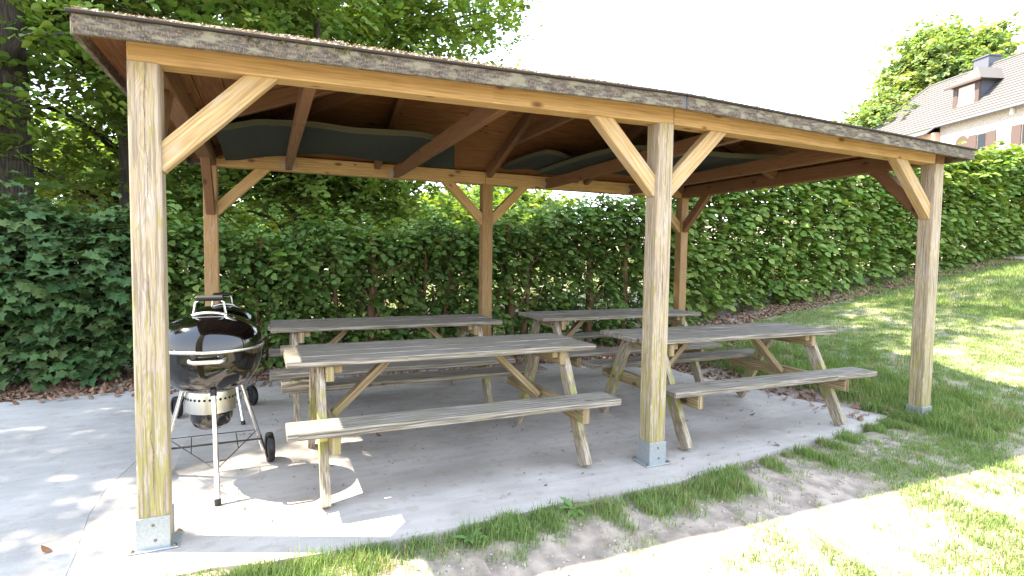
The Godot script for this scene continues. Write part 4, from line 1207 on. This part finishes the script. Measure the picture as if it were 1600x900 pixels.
func build_house() -> void:
	var h := thing("house", "stone and plaster house with steep tiled roof, dormer and chimney above the hedge", "house", Vector3(42.84, 4.2, -16.32))
	h.transform.basis = Basis(Vector3(-0.309, 0, 0.951), Vector3.UP, Vector3(-0.951, 0, -0.309))
	var Y := HOUSE_Y
	hbox("wall", -5.9, 7.0, 4.0, 10.35, -8.2, 0.0, M.plaster, h)
	hbox("stone_band", -5.9, 7.0, 10.35, 11.0, -8.2, 0.02, M.stone, h)
	hbox("wing_wall", -15.6, -5.9, 4.0, 10.6, -8.2, 0.40, M.brick, h)
	# roof as courses of tiles on the front slope, plain sheet behind
	var sl := 1.04
	var e0 := Vector2(0.42, 10.95)     # eave z, y
	var rz := -4.1; var ry := 10.95 + (0.42 + 4.1) * sl
	var nC := 20
	var dz := (e0.x - rz) / nC
	for i in nC:
		var za := e0.x - dz * i; var ya := e0.y + dz * i * sl
		var xl := -16.0 + dz * i; var xr := 7.6
		var m := MB.new()
		var a := Vector3(xl, ya + Y + 0.05, za + 0.03); var b := Vector3(xr, ya + Y + 0.05, za + 0.03)
		var c := Vector3(xr, ya + dz * sl * 1.1 + Y + 0.012, za - dz * 1.1); var d := Vector3(xl + dz, ya + dz * sl * 1.1 + Y + 0.012, za - dz * 1.1)
		var o := Vector2(rng.randf(), rng.randf())
		m.quad(a, d, c, b, o, o + Vector2(0, 1), o + Vector2(b.x - a.x, 1), o + Vector2(b.x - a.x, 0))
		var dn := Vector3(0, -0.04, 0)
		m.quad(a + dn, a, b, b + dn)
		put(m.mesh(), "tile_course", M.tile, h)
	var m := MB.new()
	var yr := ry + Y; var ye := e0.y + Y - 0.02
	m.quad(Vector3(-16, ye, 0.4), Vector3(-11.5, yr - 0.05, rz), Vector3(7.6, yr - 0.05, rz), Vector3(7.6, ye, 0.4))
	m.quad(Vector3(7.6, ye, -8.6), Vector3(7.6, yr, rz), Vector3(-11.5, yr, rz), Vector3(-16, ye, -8.6))
	m.tri(Vector3(-16, ye, -8.6), Vector3(-11.5, yr, rz), Vector3(-16, ye, 0.4))
	m.tri(Vector3(7.6, ye, 0.4), Vector3(7.6, yr, rz), Vector3(7.6, ye, -8.6))
	var roof := put(m.mesh(), "roof", M.tile, h)
	m = MB.new(); m.tube([Vector3(-11.5, yr + 0.02, rz), Vector3(7.6, yr + 0.02, rz)], [0.11, 0.11], 8)
	put(m.mesh(), "ridge_tiles", M.tile, roof)
	m = MB.new(); m.tube([Vector3(-16.0, ye + 0.08, 0.45), Vector3(-11.5, yr + 0.04, rz)], [0.10, 0.10], 8)
	put(m.mesh(), "hip_tiles", M.tile, roof)
	# wing eave carried lower
	m = MB.new()
	m.quad(Vector3(-16.4, ye - 0.42, 0.85), Vector3(-15.9, ye + 0.06, 0.38), Vector3(-6.2, ye + 0.06, 0.38), Vector3(-6.2, ye - 0.42, 0.85))
	put(m.mesh(), "lower_eave", M.tile, roof)
	for g in [[-5.9, 7.6, 10.93, 0.50], [-16.3, -6.2, 10.50, 0.92]]:
		m = MB.new(); m.tube([Vector3(g[0], g[2] + Y, g[3]), Vector3(g[1], g[2] + Y, g[3])], [0.07, 0.07], 8)
		put(m.mesh(), "gutter", M.slate, h)
	m = MB.new(); m.tube([Vector3(-6.2, 10.5 + Y, 0.92), Vector3(-5.9, 10.93 + Y, 0.5)], [0.07, 0.07], 8)
	put(m.mesh(), "gutter", M.slate, h)
	# dormer
	var d := hbox("dormer", -5.75, -3.95, 11.9, 13.75, -3.2, -0.9, M.slate, h) as MeshInstance3D
	var loc := func(o: MeshInstance3D) -> void: o.position -= d.position
	var wdw := hbox("window", -5.5, -4.2, 12.4, 13.6, -0.95, -0.86, M.blind, d) as MeshInstance3D
	loc.call(wdw)
	for x in [[-5.85, -5.5], [-4.2, -3.85]]:
		loc.call(hbox("jamb", x[0], x[1], 11.95, 13.75, -0.95, -0.78, M.shutter, d))
	loc.call(hbox("lintel", -5.85, -3.85, 13.6, 13.8, -0.96, -0.77, M.shutter, d))
	loc.call(hbox("sill", -5.5, -4.2, 12.3, 12.42, -0.94, -0.8, M.blind, d))
	m = MB.new()
	var q := [Vector3(-6.25, 13.75, -0.45), Vector3(-3.45, 13.75, -0.45), Vector3(-3.45, 13.75, -2.6), Vector3(-6.25, 13.75, -2.6)]
	var ap0 := Vector3(-4.85, 14.95, -1.6); var ap1 := Vector3(-4.85, 14.95, -3.8)
	m.tri(q[0], ap0, q[1]); m.quad(q[1], ap0, ap1, q[2]); m.quad(q[3], ap1, ap0, q[0]); m.quad(q[0], q[1], q[2], q[3])
	var dr := put(m.mesh(), "dormer_roof", M.tile, d, Transform3D(Basis.IDENTITY, Vector3(0, Y, 0)))
	loc.call(dr)
	loc.call(hbox("dormer_fascia", -6.27, -3.43, 13.62, 13.77, -0.49, -0.43, M.shutter, d))
	# chimney
	var ch := hbox("chimney", -7.35, -6.15, 14.6, 16.25, -4.7, -3.7, M.slate, h) as MeshInstance3D
	var cap := hbox("chimney_cap", -7.42, -6.08, 16.25, 16.36, -4.77, -3.63, M.slate, ch) as MeshInstance3D
	cap.position -= ch.position
	# windows, shutters, wall lamp
	for w in [[-2.95, -2.3], [0.0, 0.7], [3.4, 4.1]]:
		var f := hbox("window", w[0], w[1], 8.6, 9.85, -0.05, 0.03, M.shutter, h) as MeshInstance3D
		var gl := hbox("pane", w[0] + 0.07, w[1] - 0.07, 8.67, 9.78, 0.03, 0.04, M.glass, f) as MeshInstance3D
		gl.position -= f.position
		for sd in [[w[0] - 0.66, w[0] - 0.03], [w[1] + 0.03, w[1] + 0.66]]:
			hbox("shutter", sd[0], sd[1], 8.58, 9.87, 0.02, 0.07, M.shutter, h)
	m = MB.new()
	for i in 12:
		var a0 := PI * i / 12.0; var a1 := PI * (i + 1) / 12.0
		var P := func(a: float) -> Vector3: return Vector3(-4.1 + cos(a) * 0.5, 9.5 + Y + sin(a) * 0.5, 0.03)
		m.tri(Vector3(-4.1, 9.5 + Y, 0.03), P.call(a1), P.call(a0))
	m.quad(Vector3(-4.6, 8.0 + Y, 0.03), Vector3(-4.6, 9.5 + Y, 0.03), Vector3(-3.6, 9.5 + Y, 0.03), Vector3(-3.6, 8.0 + Y, 0.03))
	put(m.mesh(), "arched_door", M.shutter, h)
	hbox("wall_lamp", -0.72, -0.52, 10.55, 10.95, 0.02, 0.18, M.blind, h)

# ---------------------------------------------------------------- scene
func _ready() -> void:
	rng.seed = 4242
	var cam := Camera3D.new()
	cam.name = "camera"
	cam.fov = 54.55
	cam.near = 0.05; cam.far = 900.0
	add_child(cam)
	cam.transform = Transform3D(Basis(Vector3(0.91567534, 0.0140621, 0.40167266), Vector3(0.00983424, 0.99830465, -0.05736819), Vector3(-0.4017984, 0.05648078, 0.91398466)).orthonormalized(), Vector3(0.5373, 1.3403, 2.8772))
	cam.current = true

	var we := WorldEnvironment.new()
	we.name = "environment"
	var env := Environment.new()
	env.background_mode = Environment.BG_SKY
	var sky := Sky.new()
	var sm := ProceduralSkyMaterial.new()
	sm.sky_top_color = Color(0.77, 0.84, 0.95)
	sm.sky_horizon_color = Color(0.95, 0.97, 1.0)
	sm.sky_curve = 0.25
	sm.sky_energy_multiplier = 1.0
	sm.ground_bottom_color = Color(0.30, 0.30, 0.24)
	sm.ground_horizon_color = Color(0.75, 0.78, 0.72)
	sm.sun_angle_max = 12.0
	sky.sky_material = sm
	env.sky = sky
	env.tonemap_mode = Environment.TONE_MAPPER_LINEAR
	env.tonemap_exposure = 5.2
	env.sdfgi_enabled = true; env.ssao_enabled = true; env.ssil_enabled = true
	we.environment = env
	add_child(we)

	var sun := DirectionalLight3D.new()
	sun.name = "sun"
	sun.light_energy = 1.6
	sun.light_color = Color(1.0, 0.95, 0.86)
	sun.light_angular_distance = 0.5
	sun.shadow_enabled = true
	add_child(sun)
	sun.transform = Transform3D(Basis.looking_at(Vector3(0.6, -1.0, 0.252).normalized(), Vector3.UP), Vector3(-6, 12, -3))

	materials()
	M.weed = mat_std(lin(0.10, 0.19, 0.05), 0.5)
	M.weed.backlight_enabled = true; M.weed.backlight = Color(0.6, 0.6, 0.35)
	build_ground()
	build_shelter()

	stored_mat("long sagging dark green mat with pale woven edge lying across two ties", [Vector2(0.2, -1.75), Vector2(1.95, -1.55), Vector2(2.3, -2.62), Vector2(0.2, -2.95)], [2.215, 2.275, 2.30, 2.285, 2.275, 2.235], 0.045)
	stored_mat("dark green mat slanting across the ties above the right-hand tables", [Vector2(3.40, -1.30), Vector2(5.35, -1.05), Vector2(5.15, -2.35), Vector2(3.30, -2.75)], [2.285, 2.29, 2.31, 2.30, 2.29, 2.285], 0.045)
	stored_mat("short dark green mat lying by the back beam beside another mat", [Vector2(3.05, -2.05), Vector2(3.95, -2.45), Vector2(3.75, -3.0), Vector2(2.95, -2.95)], [2.345, 2.345, 2.35, 2.35], 0.04)

	make_table("grey weathered picnic table nearest the grill with sunlit plank ends", Vector3(1.60, 0, -0.655))
	make_table("picnic table standing between the middle post and the lawn, greenish legs", Vector3(4.00, 0, -0.66), 0.0, 0.09)
	make_table("picnic table in front of the dark hedge behind the table beside the grill", Vector3(1.53, 0, -2.15))
	make_table("picnic table by the hedge and back post, farthest from the grill", Vector3(3.96, 0, -2.22))

	make_grill("black kettle grill with chrome legs and silver ash collar beside the front post", Vector3(0.235, 0, -0.765), 0.02)
	make_grill("second black kettle grill half hidden behind the front one", Vector3(0.2, 0, -2.2), 0.35).scale = Vector3(0.93, 0.93, 0.93)

	# hedges
	var oval := sprig(1, 5, 0.10, 0.078, 0.20)
	var maple := sprig(2, 6, 0.085, 0.088, 0.19, true)
	hedge("dark mixed hedge with round leaves and bare brown stems behind the back posts", -0.6, 5.6, 7600, oval, 1, 0.5, 1.3, 34, 0.5, 301, [[0.42, 0.035, 0.05], [1.36, 0.03, -0.15], [1.69, 0.055, 0.03], [2.28, 0.03, 0.12], [2.55, 0.028, 0.2], [3.55, 0.05, -0.05], [3.72, 0.035, 0.12], [4.75, 0.045, 0.05], [5.3, 0.05, 0.16]])
	hedge("tall dense leafy hedge climbing the slope beside the lawn", 5.6, 24.0, 17000, oval, 2, 0.6, 1.7, 30, 0.0, 302)
	hedge("dark lobed-leaf bush hedge at the edge of the concrete apron", -6.5, -0.6, 9500, maple, 4, 0.55, 1.3, 16, 0.1, 303)

	# trees
	var spray := sprig(5, 7, 0.095, 0.075, 0.26)
	var grp := "tall trees behind the hedge"
	tree("broadleaf_tree", "dark thick upright trunk with leafy low boughs beyond the bush", [Vector3(-2.45, 0, -6.2), Vector3(-2.4, 4, -6.1), Vector3(-2.6, 8, -6.0), Vector3(-2.9, 12.5, -5.6)], 0.27, [[Vector3(-3.6, 6.0, -5.8), Vector3(3.4, 3.6, 1.5), 54], [Vector3(-5.5, 9.5, -5.7), Vector3(3.6, 3.0, 2.2), 40], [Vector3(-7.4, 9.3, -3.2), Vector3(1.6, 1.6, 1.4), 14], [Vector3(-6.7, 9.4, -2.3), Vector3(0.9, 1.2, 0.9), 9]], 60, spray, 0.9, 1.4, 0, 401, 0.9, grp)
	tree("broadleaf_tree", "slanting dark trunk with arching limbs beside the thick upright one", [Vector3(-0.9, 0, -8.2), Vector3(-1.4, 3, -8.0), Vector3(-2.3, 5.2, -7.6), Vector3(-3.4, 8.5, -7.2), Vector3(-3.8, 12, -7.0)], 0.22, [[Vector3(-2.2, 6.0, -7.4), Vector3(3.4, 3.5, 2.0), 42], [Vector3(-2.6, 3.3, -7.6), Vector3(2.8, 1.7, 1.0), 26], [Vector3(-5.0, 11.5, -6.5), Vector3(3.5, 2.4, 2.6), 36]], 60, spray, 0.9, 1.4, 0, 402, 0.9, grp)
	tree("broadleaf_tree", "straight tree trunk rising behind the left end of the roof", [Vector3(-1.25, 0, -6.9), Vector3(-1.2, 5, -6.9), Vector3(-1.0, 9, -6.8), Vector3(-0.8, 13, -6.8)], 0.20, [[Vector3(-0.6, 5.6, -6.8), Vector3(2.6, 3.2, 1.6), 32], [Vector3(-0.8, 11.5, -6.8), Vector3(3.2, 3.0, 2.2), 36]], 60, spray, 0.9, 1.4, 0, 403, 0.9, grp)
	tree("broadleaf_tree", "leafy tree whose green crown shows over the middle of the roof", [Vector3(2.3, 0, -9.4), Vector3(2.2, 4, -9.3), Vector3(2.4, 8, -9.2), Vector3(2.2, 13, -9.0)], 0.22, [[Vector3(2.2, 6.2, -9.0), Vector3(3.6, 3.3, 2.0), 54], [Vector3(0.6, 11.5, -8.4), Vector3(3.6, 3.0, 2.4), 30], [Vector3(2.8, 12.0, -5.2), Vector3(3.0, 1.6, 1.9), 10]], 60, spray, 0.9, 1.5, 2, 404, 0.95, grp)
	tree("broadleaf_tree", "low spreading tree filling the gap under the roof behind the hedge", [Vector3(0.9, 0, -6.6), Vector3(1.0, 1.8, -6.5), Vector3(1.2, 3.4, -6.4), Vector3(1.3, 5.0, -6.3)], 0.11, [[Vector3(1.0, 2.9, -6.4), Vector3(2.4, 1.3, 0.9), 46]], 80, spray, 0.8, 1.2, 0, 405, 0.7, grp)
	# far background beyond the meadow
	var big := sprig(6, 7, 0.34, 0.28, 0.9)
	var far := [[-14.0, -26.0, 5.0], [-6.0, -30.0, 5.5], [2.0, -33.0, 4.5], [10.0, -30.0, 3.0], [17.0, -36.0, 3.6], [-22.0, -20.0, 6.0]]
	for i in far.size():
		var f: Array = far[i]
		var y := ground_raw(f[0], f[1])
		tree("far_tree", "sunlit tree standing beyond the meadow behind the hedge", [Vector3(f[0], y, f[1]), Vector3(f[0], y + f[2] * 0.5, f[1]), Vector3(f[0] + 0.3, y + f[2], f[1])], 0.25, [[Vector3(f[0], y + f[2] * 0.75, f[1]), Vector3(4.6, f[2] * 0.62, 3.5), 44]], 34, big, 0.8, 1.3, 2, 500 + i, 1.8, "far trees beyond the meadow")
	build_house()
	var gy := ground_raw(55.0, -29.0)
	tree("house_tree", "large tree rising behind the house roof, its green paled to imitate haze", [Vector3(56, gy, -29), Vector3(56, gy + 6, -29), Vector3(56.5, gy + 11, -28.5), Vector3(57, gy + 15, -28.3)], 0.5, [[Vector3(57.0, 17.6, -28.3), Vector3(4.6, 4.6, 4.0), 110], [Vector3(52.6, 13.6, -29.8), Vector3(3.4, 2.8, 3.2), 60]], 60, big, 0.8, 1.3, 3, 601, 1.9)
	build_grass()
	build_litter()
